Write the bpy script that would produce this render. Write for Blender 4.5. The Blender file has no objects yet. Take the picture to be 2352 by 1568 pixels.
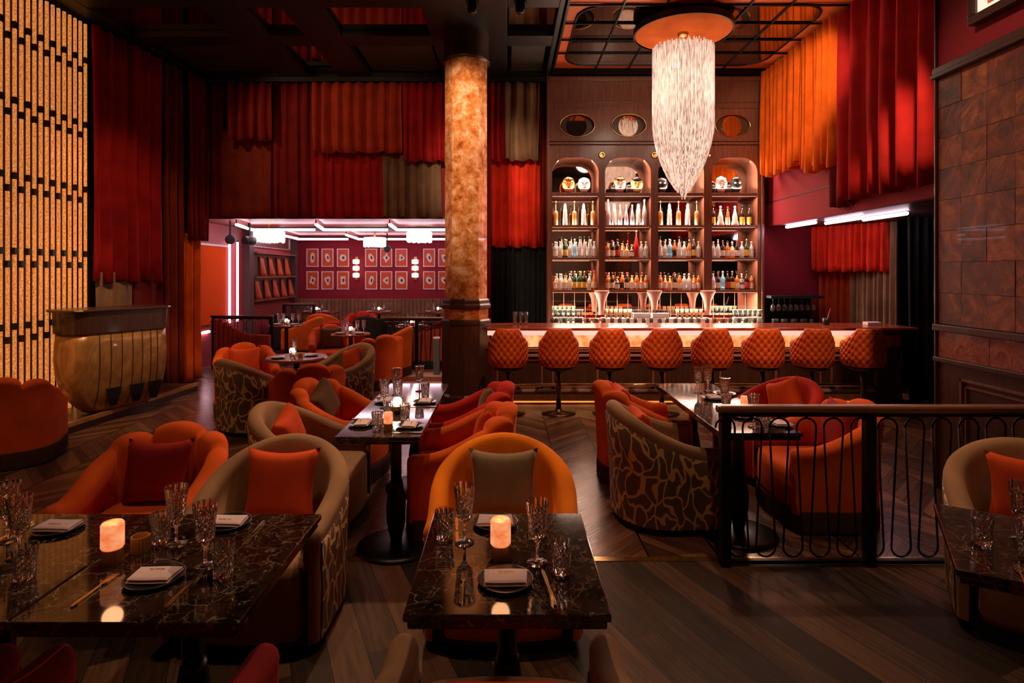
import bpy, math, random
from mathutils import Vector, Matrix
random.seed(7)
S = bpy.context.scene
C = S.collection
PI = math.pi
# ---------------------------------------------------------------- camera, world, exposure
F, CX, CY, H = 1330.0, 1165.0, 625.0, 1.7          # focal length and principal point in photo pixels, eye height
cam_d = bpy.data.cameras.new('camera'); cam = bpy.data.objects.new('camera', cam_d); C.objects.link(cam)
cam.location = (0, 0, H); cam.rotation_euler = (PI/2, 0, 0)
cam_d.sensor_width = 36; cam_d.lens = F/2352*36
cam_d.shift_x = (1176-CX)/2352; cam_d.shift_y = -(784-CY)/2352
cam_d.clip_start = .05
S.camera = cam
w = bpy.data.worlds.new('world'); S.world = w; w.use_nodes = True
w.node_tree.nodes['Background'].inputs[0].default_value = (.5, .3, .22, 1)
w.node_tree.nodes['Background'].inputs[1].default_value = .012
S.view_settings.view_transform = 'Standard'; S.view_settings.look = 'None'
S.view_settings.gamma = 1; S.view_settings.use_curve_mapping = False
S.view_settings.exposure = 0.0
S.cycles.max_bounces = 8; S.cycles.transmission_bounces = 8; S.cycles.glossy_bounces = 4; S.cycles.diffuse_bounces = 3
S.cycles.use_denoising = True; S.cycles.caustics_reflective = False; S.cycles.caustics_refractive = False
S.cycles.sample_clamp_indirect = 4

def light(kind, name, loc, power, color, rot=(0, 0, 0), size=.3, size_y=None, spot=60, blend=.6):
    d = bpy.data.lights.new(name, kind); d.energy = power; d.color = color
    if kind == 'AREA':
        d.size = size
        if size_y: d.shape = 'RECTANGLE'; d.size_y = size_y
    elif kind == 'SPOT': d.spot_size = math.radians(spot); d.spot_blend = blend; d.shadow_soft_size = size
    else: d.shadow_soft_size = size
    o = bpy.data.objects.new(name, d); C.objects.link(o); o.location = loc; o.rotation_euler = rot
    return o
def spot_at(name, loc, tgt, power, color, size=.06, spot=50, blend=.7):
    o = light('SPOT', name, loc, power, color, size=size, spot=spot, blend=blend)
    o.rotation_euler = (Vector(tgt)-Vector(loc)).to_track_quat('-Z', 'Y').to_euler()
    return o
WARM = (1, .62, .36); AMB = (1, .5, .22); PINK = (1, .72, .80)
# ceiling spots above seating and bar, with added column and rear-wall spots
spot_at('spot', (-.1, 3.0, 4.6), (-.1, 2.4, .75), 130, WARM, spot=46)
spot_at('spot', (-1.4, 3.0, 4.6), (-1.5, 2.6, .75), 125, WARM, spot=48)
spot_at('spot', (-.75, 5.2, 4.6), (-.75, 4.0, .75), 330, WARM, spot=46)
spot_at('spot', (1.6, 5.2, 4.6), (1.55, 4.1, .75), 190, WARM, spot=46)
spot_at('spot', (2.6, 3.2, 4.6), (2.2, 2.3, .75), 100, WARM, spot=50)
spot_at('spot', (-2.5, 7.2, 4.6), (-2.5, 6.6, .6), 170, WARM, spot=48)
spot_at('spot', (-2.1, 8.6, 4.6), (-2.1, 8.5, .6), 150, WARM, spot=40)
spot_at('spot', (-3.7, 3.6, 4.6), (-4.1, 5.1, .6), 120, WARM, spot=50)
for x in (.6, 2.1, 3.6):
    spot_at('spot', (x, 4.9, 4.6), (x, 7.0, .85), 400, (1, .55, .3), spot=42)
spot_at('spot', (-.75, 5.0, 4.5), (-.535, 7.5, 3.75), 650, (1, .72, .50), spot=30, size=.12, blend=1)  # this spot and the next are added from the camera side to brighten the column
spot_at('spot', (-.75, 4.9, 4.5), (-.535, 7.5, 2.5), 650, (1, .72, .50), spot=32, size=.12, blend=1)
spot_at('spot', (-4.3, 7.5, 4.6), (-2.8, 9.2, 3.2), 38, (1, .58, .36), spot=95)
spot_at('spot', (-2.2, 5.2, 4.6), (-2.2, 9.2, 3.2), 75, (1, .58, .36), spot=56)
spot_at('spot', (-.2, 5.4, 4.6), (.2, 9.2, 2.9), 130, (1, .6, .4), spot=36)
spot_at('spot', (3.1, 5.6, 4.6), (4.05, 8.3, 3.8), 150, (1, .6, .36), spot=44)
spot_at('spot', (2.6, 4.6, 4.6), (4.05, 6.3, 3.4), 12, (1, .5, .35), spot=60)
spot_at('spot', (.9, 2.0, 4.6), (1.2, 3.9, .4), 90, WARM, spot=50)
spot_at('spot', (-3.4, 5.2, 4.6), (-5.0, 8.2, 1.5), 110, (1, .5, .3), spot=50)
spot_at('spot', (1.2, 3.4, 4.5), (3.2, 3.7, 2.1), 120, WARM, spot=60)
spot_at('spot', (-3.2, 4.9, 4.5), (-4.5, 6.8, .9), 380, (1, .6, .3), spot=40)

spot_at('spot', (-2.0, .8, 4.6), (-2.0, -1.2, 2.6), 120, (1, .6, .42), spot=100)  # added pair washing the unseen rear wall, so the niche mirrors reflect it
spot_at('spot', (2.4, .8, 4.6), (2.4, -1.2, 2.6), 120, (1, .6, .42), spot=100)

# ---------------------------------------------------------------- materials
MATS = {}
def newmat(name):
    m = bpy.data.materials.new(name); m.use_nodes = True
    MATS[name] = m
    return m, m.node_tree, m.node_tree.nodes['Principled BSDF']
def plain(name, col, rough=.5, metal=0, sheen=0, emit=None, es=0, spec=.5, trans=0, ior=1.45, coat=0, sheen_tint=None, alpha=1):
    m, t, b = newmat(name)
    I = b.inputs
    I['Base Color'].default_value = (*col, 1); I['Roughness'].default_value = rough; I['Metallic'].default_value = metal
    I['Specular IOR Level'].default_value = spec; I['Transmission Weight'].default_value = trans; I['IOR'].default_value = ior
    I['Coat Weight'].default_value = coat; I['Coat Roughness'].default_value = .08
    if sheen:
        I['Sheen Weight'].default_value = sheen; I['Sheen Roughness'].default_value = .35
        I['Sheen Tint'].default_value = (*(sheen_tint or col), 1)
    if emit: I['Emission Color'].default_value = (*emit, 1); I['Emission Strength'].default_value = es
    return m
def N(t, typ, **kw):
    n = t.nodes.new(typ)
    for k, v in kw.items():
        if k.startswith('i_'):
            key = k[2:]
            n.inputs[int(key) if key.isdigit() else key.replace('_', ' ')].default_value = v
        else: setattr(n, k, v)
    return n
def L(t, a, b): t.links.new(a, b)
def coords(t, scale=(1, 1, 1), rot=(0, 0, 0), kind='Object'):
    tc = N(t, 'ShaderNodeTexCoord'); mp = N(t, 'ShaderNodeMapping')
    mp.inputs['Scale'].default_value = scale; mp.inputs['Rotation'].default_value = rot
    L(t, tc.outputs[kind], mp.inputs['Vector']); return mp.outputs['Vector']
def ramp(t, fac, stops, interp='LINEAR'):
    r = N(t, 'ShaderNodeValToRGB'); e = r.color_ramp.elements; r.color_ramp.interpolation = interp
    while len(e) < len(stops): e.new(.5)
    for el, (p, c) in zip(e, stops): el.position = p; el.color = (*c, 1)
    L(t, fac, r.inputs[0]); return r.outputs[0]
def math_n(t, op, a, b=None, c=None):
    n = N(t, 'ShaderNodeMath', operation=op)
    for i, v in enumerate((a, b, c)):
        if v is None: continue
        if isinstance(v, (int, float)): n.inputs[i].default_value = v
        else: L(t, v, n.inputs[i])
    return n.outputs[0]
def bump(t, b, h, strength=.3, dist=.01):
    n = N(t, 'ShaderNodeBump'); n.inputs['Strength'].default_value = strength; n.inputs['Distance'].default_value = dist
    L(t, h, n.inputs['Height']); L(t, n.outputs[0], b.inputs['Normal'])

def velvet(name, col, scale=30, sheen=.5):
    m, t, b = newmat(name)
    v = coords(t, (1, 1, 1)); n = N(t, 'ShaderNodeTexNoise', i_Scale=4.0, i_Detail=5.0); L(t, v, n.inputs['Vector'])
    a = tuple(c*.8 for c in col); c2 = tuple(min(1, c*1.2) for c in col)
    L(t, ramp(t, n.outputs[0], [(.3, a), (.7, c2)]), b.inputs['Base Color'])
    b.inputs['Roughness'].default_value = .85; b.inputs['Specular IOR Level'].default_value = .15
    b.inputs['Sheen Weight'].default_value = sheen; b.inputs['Sheen Roughness'].default_value = .35
    b.inputs['Sheen Tint'].default_value = (*[min(1, c*1.6+.02) for c in col], 1)
    n2 = N(t, 'ShaderNodeTexNoise', i_Scale=260.0); L(t, v, n2.inputs['Vector'])
    bump(t, b, n2.outputs[0], .25, .002)
    return m
V_ORANGE = velvet('velvet_orange', (.68, .10, .014))
V_AMBER = velvet('velvet_amber', (.78, .19, .008))
V_ORANGE2 = velvet('velvet_light_orange', (.74, .14, .012))
V_RED = velvet('velvet_red', (.50, .025, .015))
V_WINE = velvet('velvet_wine', (.28, .015, .012))
V_TAN = velvet('velvet_tan', (.33, .185, .10))
V_BROWN = velvet('velvet_brown', (.12, .06, .03))
V_DGREEN = velvet('velvet_dark', (.03, .03, .022))
C_DEEP = velvet('curtain_deep_red', (.22, .016, .012))
C_RUST = velvet('curtain_rust', (.42, .05, .015))
C_BRICK = velvet('curtain_brick', (.24, .035, .015))
C_ORANGE = velvet('curtain_orange', (.80, .15, .01))
C_RED = velvet('curtain_red', (.38, .014, .013))
C_SCARLET = velvet('curtain_scarlet', (.66, .035, .012))
C_TAN = velvet('curtain_tan', (.22, .13, .07))
C_BLACK = velvet('curtain_black', (.010, .011, .011), sheen=.1)
C_WINE = velvet('curtain_wine', (.15, .012, .012))
PILLOW_RED = velvet('cushion_dark_red', (.30, .018, .012))
PILLOW_OR = velvet('cushion_orange', (.70, .085, .02))
PILLOW_TAN = velvet('cushion_taupe', (.24, .155, .095))

BLACKM = plain('black_metal', (.012, .012, .012), .35, .6)
BLACKP = plain('black_matte', (.012, .012, .012), .7)
BRONZE = plain('bronze', (.12, .075, .035), .3, 1)
BRASS = plain('brass', (.75, .48, .16), .22, 1)
RIBB = plain('brass_ribbed', (.85, .52, .14), .38, .75)
GOLDC = plain('gold_cutlery', (.85, .58, .22), .2, 1)
STEEL = plain('rail_metal', (.6, .5, .48), .3, 1)
GLASS = plain('crystal', (1, .96, .94), .02, trans=.94, ior=1.5)
NAPKIN = plain('napkin_linen', (.84, .64, .67), .9, sheen=.2, sheen_tint=(1, 1, 1))
GOLDT = plain('gold_thread', (.5, .27, .08), .5, .3)
PLATE = plain('black_stoneware', (.02, .016, .014), .25, coat=.3)
NEON = plain('neon_tube', (1, 1, 1), .5, emit=(1, .66, .80), es=19)
NEONR = plain('neon_strip_rose', (1, 1, 1), .5, emit=(1, .5, .4), es=.6)
LEDW = plain('led_warm', (1, .7, .5), .5, emit=(1, .45, .25), es=.45)
PAINT_PURPLE = plain('paint_oxblood', (.27, .02, .034), .75, spec=.2)
PAINT_DARK = plain('paint_dark', (.016, .014, .012), .6)
CEILB = plain('ceiling_paint_black', (.012, .013, .012), .45)
MIRROR = plain('mirror_glass', (.55, .47, .42), .03, 1)
MIRRORC = plain('ceiling_mirror', (.5, .42, .36), .04, 1)
ORANGEP = plain('orange_lacquer', (.62, .12, .025), .45)
SEAM = plain('seam_dark', (.02, .01, .008), .6)
SPEAKER = plain('speaker_grey', (.05, .05, .05), .5)
CROSSW = plain('frame_white', (.85, .7, .65), .4)
GREYP = plain('grey_steel', (.10, .11, .11), .4)

def wood(name, c1, c2, scale=(2, 30, 2), rough=.35, coat=.3):
    m, t, b = newmat(name)
    v = coords(t, scale); n = N(t, 'ShaderNodeTexNoise', i_Scale=3.0, i_Detail=6.0, i_Distortion=.6); L(t, v, n.inputs['Vector'])
    L(t, ramp(t, n.outputs[0], [(.3, c1), (.7, c2)]), b.inputs['Base Color'])
    b.inputs['Roughness'].default_value = rough; b.inputs['Coat Weight'].default_value = coat; b.inputs['Coat Roughness'].default_value = .15
    bump(t, b, n.outputs[0], .1, .003); return m
WOODV = wood('walnut_vertical', (.15, .055, .032), (.27, .108, .064), (25, 25, 1.2))
WOODD = wood('dark_wood', (.035, .014, .009), (.075, .03, .018), (25, 25, 1.2))
WOODR = wood('handrail_wood', (.16, .07, .035), (.28, .13, .06), (1.5, 25, 25), .3)
WOODT = wood('bar_top_wood', (.22, .04, .018), (.33, .07, .03), (1.5, 25, 25), .2)

# polished dark marble with cream veins and flecks
def marble():
    m, t, b = newmat('emperador_marble'); v = coords(t, (1, 1, 1))
    n = N(t, 'ShaderNodeTexNoise', i_Scale=5.0, i_Detail=8.0, i_Distortion=1.2); L(t, v, n.inputs['Vector'])
    base = ramp(t, n.outputs[0], [(.35, (.006, .004, .003)), (.6, (.035, .018, .010)), (.8, (.07, .038, .022))])
    n2 = N(t, 'ShaderNodeTexNoise', i_Scale=9.0, i_Detail=6.0); L(t, v, n2.inputs['Vector'])
    mx = N(t, 'ShaderNodeMixRGB', i_0=.14); L(t, v, mx.inputs[1]); L(t, n2.outputs['Color'], mx.inputs[2])
    vo = N(t, 'ShaderNodeTexVoronoi', feature='DISTANCE_TO_EDGE', i_Scale=9.0); L(t, mx.outputs[0], vo.inputs['Vector'])
    vein = ramp(t, vo.outputs['Distance'], [(0, (1, 1, 1)), (.022, (0, 0, 0))])
    n3 = N(t, 'ShaderNodeTexNoise', i_Scale=5.0, i_Detail=4.0); L(t, v, n3.inputs['Vector'])
    gate = ramp(t, n3.outputs[0], [(.42, (0, 0, 0)), (.58, (1, 1, 1))])
    n4 = N(t, 'ShaderNodeTexNoise', i_Scale=30.0, i_Detail=5.0, i_Distortion=1.0); L(t, v, n4.inputs['Vector'])
    fleck = ramp(t, n4.outputs[0], [(.62, (0, 0, 0)), (.72, (.8, .8, .8))])
    vo2 = N(t, 'ShaderNodeTexVoronoi', feature='DISTANCE_TO_EDGE', i_Scale=26.0); L(t, mx.outputs[0], vo2.inputs['Vector'])
    n5 = N(t, 'ShaderNodeTexNoise', i_Scale=8.0, i_Detail=4.0); L(t, v, n5.inputs['Vector'])
    fine = math_n(t, 'MULTIPLY', ramp(t, vo2.outputs['Distance'], [(0, (.55, .55, .55)), (.05, (0, 0, 0))]), ramp(t, n5.outputs[0], [(.45, (0, 0, 0)), (.6, (1, 1, 1))]))
    vg = math_n(t, 'MAXIMUM', math_n(t, 'MULTIPLY', vein, gate), fine); f = math_n(t, 'MAXIMUM', vg, fleck); f = math_n(t, 'MULTIPLY', f, .6)
    mix = N(t, 'ShaderNodeMixRGB'); L(t, f, mix.inputs[0]); L(t, base, mix.inputs[1]); mix.inputs[2].default_value = (.50, .33, .22, 1)
    L(t, mix.outputs[0], b.inputs['Base Color']); b.inputs['Roughness'].default_value = .07; b.inputs['Specular IOR Level'].default_value = .6
    return m
MARBLE = marble()

def herring():
    m, t, b = newmat('chevron_parquet')
    v = coords(t, (1, 1, 1)); s = N(t, 'ShaderNodeSeparateXYZ'); L(t, v, s.inputs[0])
    B = .42; xx = math_n(t, 'DIVIDE', s.outputs[0], B); cell = math_n(t, 'FLOOR', xx); tri = math_n(t, 'PINGPONG', s.outputs[0], B)
    y = math_n(t, 'ADD', s.outputs[1], tri); r = math_n(t, 'DIVIDE', y, .105); row = math_n(t, 'FLOOR', r); fr = math_n(t, 'FRACT', r)
    cv = N(t, 'ShaderNodeCombineXYZ'); L(t, cell, cv.inputs[0]); L(t, row, cv.inputs[1])
    wn = N(t, 'ShaderNodeTexWhiteNoise', noise_dimensions='2D'); L(t, cv.outputs[0], wn.inputs['Vector'])
    cv2 = N(t, 'ShaderNodeCombineXYZ'); L(t, math_n(t, 'MULTIPLY', fr, 6), cv2.inputs[0]); L(t, math_n(t, 'MULTIPLY', tri, 2), cv2.inputs[1]); L(t, math_n(t, 'MULTIPLY', wn.outputs[0], 50), cv2.inputs[2])
    no = N(t, 'ShaderNodeTexNoise', i_Scale=2.0, i_Detail=5.0); L(t, cv2.outputs[0], no.inputs['Vector'])
    k = math_n(t, 'ADD', math_n(t, 'MULTIPLY', wn.outputs[0], .6), math_n(t, 'MULTIPLY', no.outputs[0], .5))
    c = ramp(t, k, [(.15, (.035, .014, .008)), (.6, (.115, .048, .026)), (1, (.24, .105, .06))])
    gap = math_n(t, 'MINIMUM', fr, math_n(t, 'FRACT', xx)); g = math_n(t, 'GREATER_THAN', gap, .03)
    mx = N(t, 'ShaderNodeMixRGB'); L(t, g, mx.inputs[0]); mx.inputs[1].default_value = (.006, .003, .002, 1); L(t, c, mx.inputs[2])
    L(t, mx.outputs[0], b.inputs['Base Color']); L(t, ramp(t, no.outputs[0], [(.3, (.22,)*3), (.7, (.4,)*3)]), b.inputs['Roughness'])
    b.inputs['Coat Weight'].default_value = .25; b.inputs['Coat Roughness'].default_value = .2
    bump(t, b, g, .2, .002); return m
def planks():
    m, t, b = newmat('oak_planks_dark')
    v = coords(t, (1, 1, 1), (0, 0, math.radians(66))); s = N(t, 'ShaderNodeSeparateXYZ'); L(t, v, s.inputs[0])
    r = math_n(t, 'DIVIDE', s.outputs[1], .16); row = math_n(t, 'FLOOR', r); fr = math_n(t, 'FRACT', r)
    off = math_n(t, 'MULTIPLY', row, .67); l = math_n(t, 'ADD', math_n(t, 'DIVIDE', s.outputs[0], 1.3), off); cell = math_n(t, 'FLOOR', l)
    cv = N(t, 'ShaderNodeCombineXYZ'); L(t, cell, cv.inputs[0]); L(t, row, cv.inputs[1])
    wn = N(t, 'ShaderNodeTexWhiteNoise', noise_dimensions='2D'); L(t, cv.outputs[0], wn.inputs['Vector'])
    mp = N(t, 'ShaderNodeMapping'); mp.inputs['Scale'].default_value = (1.5, 22, 1); L(t, v, mp.inputs['Vector'])
    no = N(t, 'ShaderNodeTexNoise', i_Scale=2.0, i_Detail=6.0); L(t, mp.outputs[0], no.inputs['Vector'])
    k = math_n(t, 'ADD', math_n(t, 'MULTIPLY', wn.outputs[0], .5), math_n(t, 'MULTIPLY', no.outputs[0], .6))
    c = ramp(t, k, [(.25, (.008, .0035, .0018)), (.55, (.040, .017, .008)), (.9, (.13, .058, .028))])
    g = math_n(t, 'GREATER_THAN', fr, .025)
    mx = N(t, 'ShaderNodeMixRGB'); L(t, g, mx.inputs[0]); mx.inputs[1].default_value = (.005, .003, .002, 1); L(t, c, mx.inputs[2])
    L(t, mx.outputs[0], b.inputs['Base Color']); b.inputs['Roughness'].default_value = .55; b.inputs['Specular IOR Level'].default_value = .25
    bump(t, b, g, .2, .002); return m
FLOORH = herring(); FLOORP = planks()

def burl(name, c1, c2, c3, tile=None, scale=5.0, rough=.25, metal=0, dist=2.5):
    m, t, b = newmat(name); v = coords(t)
    n0 = N(t, 'ShaderNodeTexNoise', i_Scale=scale*.6, i_Detail=3.0); L(t, v, n0.inputs['Vector'])
    n = N(t, 'ShaderNodeTexNoise', i_Scale=scale, i_Detail=9.0, i_Distortion=dist, i_Roughness=.68); L(t, v, n.inputs['Vector'])
    if tile:
        sp = N(t, 'ShaderNodeSeparateXYZ'); L(t, v, sp.inputs[0]); cv = N(t, 'ShaderNodeCombineXYZ')
        L(t, math_n(t, 'FLOOR', math_n(t, 'DIVIDE', math_n(t, 'SUBTRACT', sp.outputs[1], 4.262), .215)), cv.inputs[0]); L(t, math_n(t, 'FLOOR', math_n(t, 'DIVIDE', math_n(t, 'SUBTRACT', sp.outputs[2], 1.325), .225)), cv.inputs[1])
        wn = N(t, 'ShaderNodeTexWhiteNoise', noise_dimensions='2D'); L(t, cv.outputs[0], wn.inputs['Vector'])
        sc = N(t, 'ShaderNodeVectorMath', operation='SCALE'); sc.inputs['Scale'].default_value = 9.0; L(t, wn.outputs['Color'], sc.inputs[0])
        ad = N(t, 'ShaderNodeVectorMath', operation='ADD'); L(t, v, ad.inputs[0]); L(t, sc.outputs[0], ad.inputs[1]); L(t, ad.outputs[0], n.inputs['Vector'])
        k = math_n(t, 'ADD', n.outputs[0], math_n(t, 'MULTIPLY', math_n(t, 'SUBTRACT', wn.outputs[0], .5), .16))
        L(t, ramp(t, k, [(.3, c1), (.5, c2), (.74, c3)]), b.inputs['Base Color'])
    else: L(t, ramp(t, n.outputs[0], [(.3, c1), (.5, c2), (.72, c3)]), b.inputs['Base Color'])
    b.inputs['Roughness'].default_value = rough; b.inputs['Metallic'].default_value = metal; b.inputs['Coat Weight'].default_value = .4 if rough < .4 else .05
    bump(t, b, n.outputs[0], .35, .01); return m
BURL = burl('burl_veneer_tile', (.03, .007, .003), (.20, .042, .010), (.56, .155, .036), scale=3.2, rough=.42, tile=True)
BURLB = burl('burl_band', (.09, .02, .006), (.32, .07, .02), (.5, .14, .05), scale=9.0)
GOLDLEAF = burl('gold_leaf', (.20, .038, .008), (.66, .23, .06), (1.0, .64, .42), scale=9.0, rough=.2, metal=.3, dist=.3)
PATINA = burl('patina_brass', (.20, .085, .022), (.38, .19, .055), (.60, .33, .11), scale=1.6, rough=.38, metal=.25)

def emissive_noise(name, c1, c2, s, scale, rough=.3, rot=None):
    m, t, b = newmat(name); v = coords(t, scale)
    n = N(t, 'ShaderNodeTexNoise', i_Scale=1.0, i_Detail=4.0); L(t, v, n.inputs['Vector'])
    c = ramp(t, n.outputs[0], [(.35, c1), (.65, c2)])
    L(t, c, b.inputs['Emission Color']); L(t, c, b.inputs['Base Color']); b.inputs['Emission Strength'].default_value = s
    b.inputs['Roughness'].default_value = rough
    n2 = N(t, 'ShaderNodeTexNoise', i_Scale=60.0); L(t, v, n2.inputs['Vector'])
    return m
AMBERTUBE = emissive_noise('amber_glass_tube', (.58, .13, .012), (1.0, .40, .10), .70, (70, 70, 55), .15)
ONYXG = emissive_noise('backlit_onyx', (.9, .25, .05), (1, .62, .28), .9, (9, 9, 9), .3)
ONYXC = emissive_noise('alabaster_shade', (.90, .17, .04), (1, .42, .19), .92, (22, 22, 30), .3)
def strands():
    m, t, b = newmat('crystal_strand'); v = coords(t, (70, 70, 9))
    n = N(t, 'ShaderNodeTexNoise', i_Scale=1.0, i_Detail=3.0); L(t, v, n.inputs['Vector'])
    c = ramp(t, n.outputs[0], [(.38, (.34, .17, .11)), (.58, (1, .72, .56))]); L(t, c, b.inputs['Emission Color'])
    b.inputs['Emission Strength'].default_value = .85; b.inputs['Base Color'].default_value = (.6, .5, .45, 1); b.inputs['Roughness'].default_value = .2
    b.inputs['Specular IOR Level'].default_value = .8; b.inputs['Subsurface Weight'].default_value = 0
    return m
STRAND = strands()
CRYG = plain('pendant_crystal', (1, .95, .9), .2, emit=(1, .86, .72), es=2.2)
BULB = plain('lamp_bulb', (1, .9, .8), .4, emit=(1, .85, .68), es=14)

def lattice():
    m, t, b = newmat('embroidered_lattice')
    tc = N(t, 'ShaderNodeTexCoord'); mp = N(t, 'ShaderNodeMapping'); mp.inputs['Scale'].default_value = (19, 10, 1); L(t, tc.outputs['UV'], mp.inputs['Vector'])
    n = N(t, 'ShaderNodeTexNoise', i_Scale=.55, i_Detail=1.0); L(t, mp.outputs[0], n.inputs['Vector'])
    mx = N(t, 'ShaderNodeMixRGB', i_0=.45); L(t, mp.outputs[0], mx.inputs[1]); sc = N(t, 'ShaderNodeVectorMath', operation='SCALE'); sc.inputs['Scale'].default_value = 4.0; L(t, n.outputs['Color'], sc.inputs[0]); L(t, sc.outputs[0], mx.inputs[2])
    vo = N(t, 'ShaderNodeTexVoronoi', feature='DISTANCE_TO_EDGE', voronoi_dimensions='2D', i_Scale=1.3, i_Randomness=.8); L(t, mx.outputs[0], vo.inputs['Vector'])
    f = ramp(t, vo.outputs['Distance'], [(.075, (1, 1, 1)), (.115, (0, 0, 0))])
    mix = N(t, 'ShaderNodeMixRGB'); L(t, f, mix.inputs[0]); mix.inputs[1].default_value = (.12, .068, .036, 1); mix.inputs[2].default_value = (.60, .36, .13, 1)
    L(t, mix.outputs[0], b.inputs['Base Color']); b.inputs['Roughness'].default_value = .5
    bump(t, b, f, .6, .008); return m
LATTICE = lattice()
def fringe_m():
    return velvet('fringe_brown', (.075, .04, .022))
FRINGE = fringe_m()
LEATHER = plain('tufted_leather', (.64, .095, .014), .42, coat=.15)
BOOK = plain('draped_orange_panel', (.52, .09, .03), .4)

# ---------------------------------------------------------------- mesh helpers
class MB:
    def __init__(s): s.v = []; s.f = []; s.uv = {}
    def add(s, vs, fs):
        o = len(s.v); s.v += [tuple(p) for p in vs]; s.f += [tuple(i+o for i in f) for f in fs]; return s
    def box(s, x0, x1, y0, y1, z0, z1):
        return s.add([(x0, y0, z0), (x1, y0, z0), (x1, y1, z0), (x0, y1, z0), (x0, y0, z1), (x1, y0, z1), (x1, y1, z1), (x0, y1, z1)],
                     [(0, 3, 2, 1), (4, 5, 6, 7), (0, 1, 5, 4), (1, 2, 6, 5), (2, 3, 7, 6), (3, 0, 4, 7)])
    def cb(s, c, d, rz=0, rx=0, ry=0):
        M = Matrix.Translation(c) @ Matrix.Rotation(rz, 4, 'Z') @ Matrix.Rotation(ry, 4, 'Y') @ Matrix.Rotation(rx, 4, 'X')
        a, b, e = d[0]/2, d[1]/2, d[2]/2
        vs = [M @ Vector(p) for p in [(-a, -b, -e), (a, -b, -e), (a, b, -e), (-a, b, -e), (-a, -b, e), (a, -b, e), (a, b, e), (-a, b, e)]]
        return s.add(vs, [(0, 3, 2, 1), (4, 5, 6, 7), (0, 1, 5, 4), (1, 2, 6, 5), (2, 3, 7, 6), (3, 0, 4, 7)])
    def lathe(s, prof, n=24, c=(0, 0, 0), sx=1, sy=1, phase=0, mod=None, cap=True):
        vs = []
        for r, z in prof:
            for k in range(n):
                a = 2*PI*k/n+phase; rr = r*(mod(a, z) if mod else 1)
                vs.append((c[0]+rr*math.cos(a)*sx, c[1]+rr*math.sin(a)*sy, c[2]+z))
        fs = []
        for i in range(len(prof)-1):
            for k in range(n):
                k2 = (k+1) % n; fs.append((i*n+k, i*n+k2, (i+1)*n+k2, (i+1)*n+k))
        if cap:
            if prof[0][0] > 1e-5: fs.append(tuple(range(n))[::-1])
            if prof[-1][0] > 1e-5: fs.append(tuple((len(prof)-1)*n+k for k in range(n)))
        return s.add(vs, fs)
    def tube(s, path, r, n=8, closed=False):
        P_ = [Vector(p) for p in path]; m = len(P_); vs = []; up = None
        for i, p in enumerate(P_):
            if closed: t = P_[(i+1) % m]-P_[i-1]
            else: t = P_[min(i+1, m-1)]-P_[max(i-1, 0)]
            t.normalize()
            if up is None: up = Vector((0, 0, 1)) if abs(t.z) < .9 else Vector((0, 1, 0))
            sd = t.cross(up).normalized(); up = sd.cross(t).normalized()
            rr = r[i] if isinstance(r, (list, tuple)) else r
            for k in range(n):
                a = 2*PI*k/n; vs.append(p+sd*math.cos(a)*rr+up*math.sin(a)*rr)
        fs = []
        for i in range(m if closed else m-1):
            j = (i+1) % m
            for k in range(n):
                k2 = (k+1) % n; fs.append((i*n+k, i*n+k2, j*n+k2, j*n+k))
        if not closed: fs.append(tuple(range(n))[::-1]); fs.append(tuple((m-1)*n+k for k in range(n)))
        return s.add(vs, fs)
    def prism(s, poly, y0, y1, axis='y'):
        n = len(poly)
        if axis == 'y': vs = [(a, y0, b) for a, b in poly]+[(a, y1, b) for a, b in poly]
        elif axis == 'x': vs = [(y0, a, b) for a, b in poly]+[(y1, a, b) for a, b in poly]
        else: vs = [(a, b, y0) for a, b in poly]+[(a, b, y1) for a, b in poly]
        fs = [tuple(range(n)), tuple(range(n, 2*n))[::-1]]+[(i, i+n, (i+1) % n+n, (i+1) % n) for i in range(n)]
        return s.add(vs, fs)
    def grid(s, rows, closed=False, uvs=None):
        m = len(rows[0]); o = len(s.v)
        for r in rows: s.v += [tuple(p) for p in r]
        if uvs:
            for i, r in enumerate(uvs):
                for j, q in enumerate(r): s.uv[o+i*m+j] = q
        for i in range(len(rows)-1):
            for k in range(m if closed else m-1):
                k2 = (k+1) % m; s.f.append((o+i*m+k, o+i*m+k2, o+(i+1)*m+k2, o+(i+1)*m+k))
        return s
    def build(s, name, mat, parent=None, smooth=False, bevel=0, solid=0, loc=None, rz=0, subsurf=0, fixn=True):
        me = bpy.data.meshes.new(name); me.from_pydata(s.v, [], s.f); me.update()
        if fixn:
            import bmesh
            bm = bmesh.new(); bm.from_mesh(me); bmesh.ops.recalc_face_normals(bm, faces=bm.faces); bm.to_mesh(me); bm.free()
        if s.uv:
            lay = me.uv_layers.new(name='uv')
            for lp in me.loops: lay.data[lp.index].uv = s.uv.get(lp.vertex_index, (0, 0))
        me.materials.append(mat)
        if smooth: me.polygons.foreach_set('use_smooth', [True]*len(me.polygons))
        o = bpy.data.objects.new(name, me); C.objects.link(o)
        if parent: o.parent = parent
        if loc: o.location = loc
        if rz: o.rotation_euler = (0, 0, rz)
        if bevel:
            b = o.modifiers.new('bevel', 'BEVEL'); b.width = bevel; b.segments = 2; b.limit_method = 'ANGLE'
        if solid:
            b = o.modifiers.new('solid', 'SOLIDIFY'); b.thickness = solid; b.offset = 0
        if subsurf:
            b = o.modifiers.new('sub', 'SUBSURF'); b.levels = subsurf; b.render_levels = subsurf
        return o
def empty(name, loc=(0, 0, 0), rz=0):
    o = bpy.data.objects.new(name, None); C.objects.link(o); o.location = loc; o.rotation_euler = (0, 0, rz); o.empty_display_size = .1; return o
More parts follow.
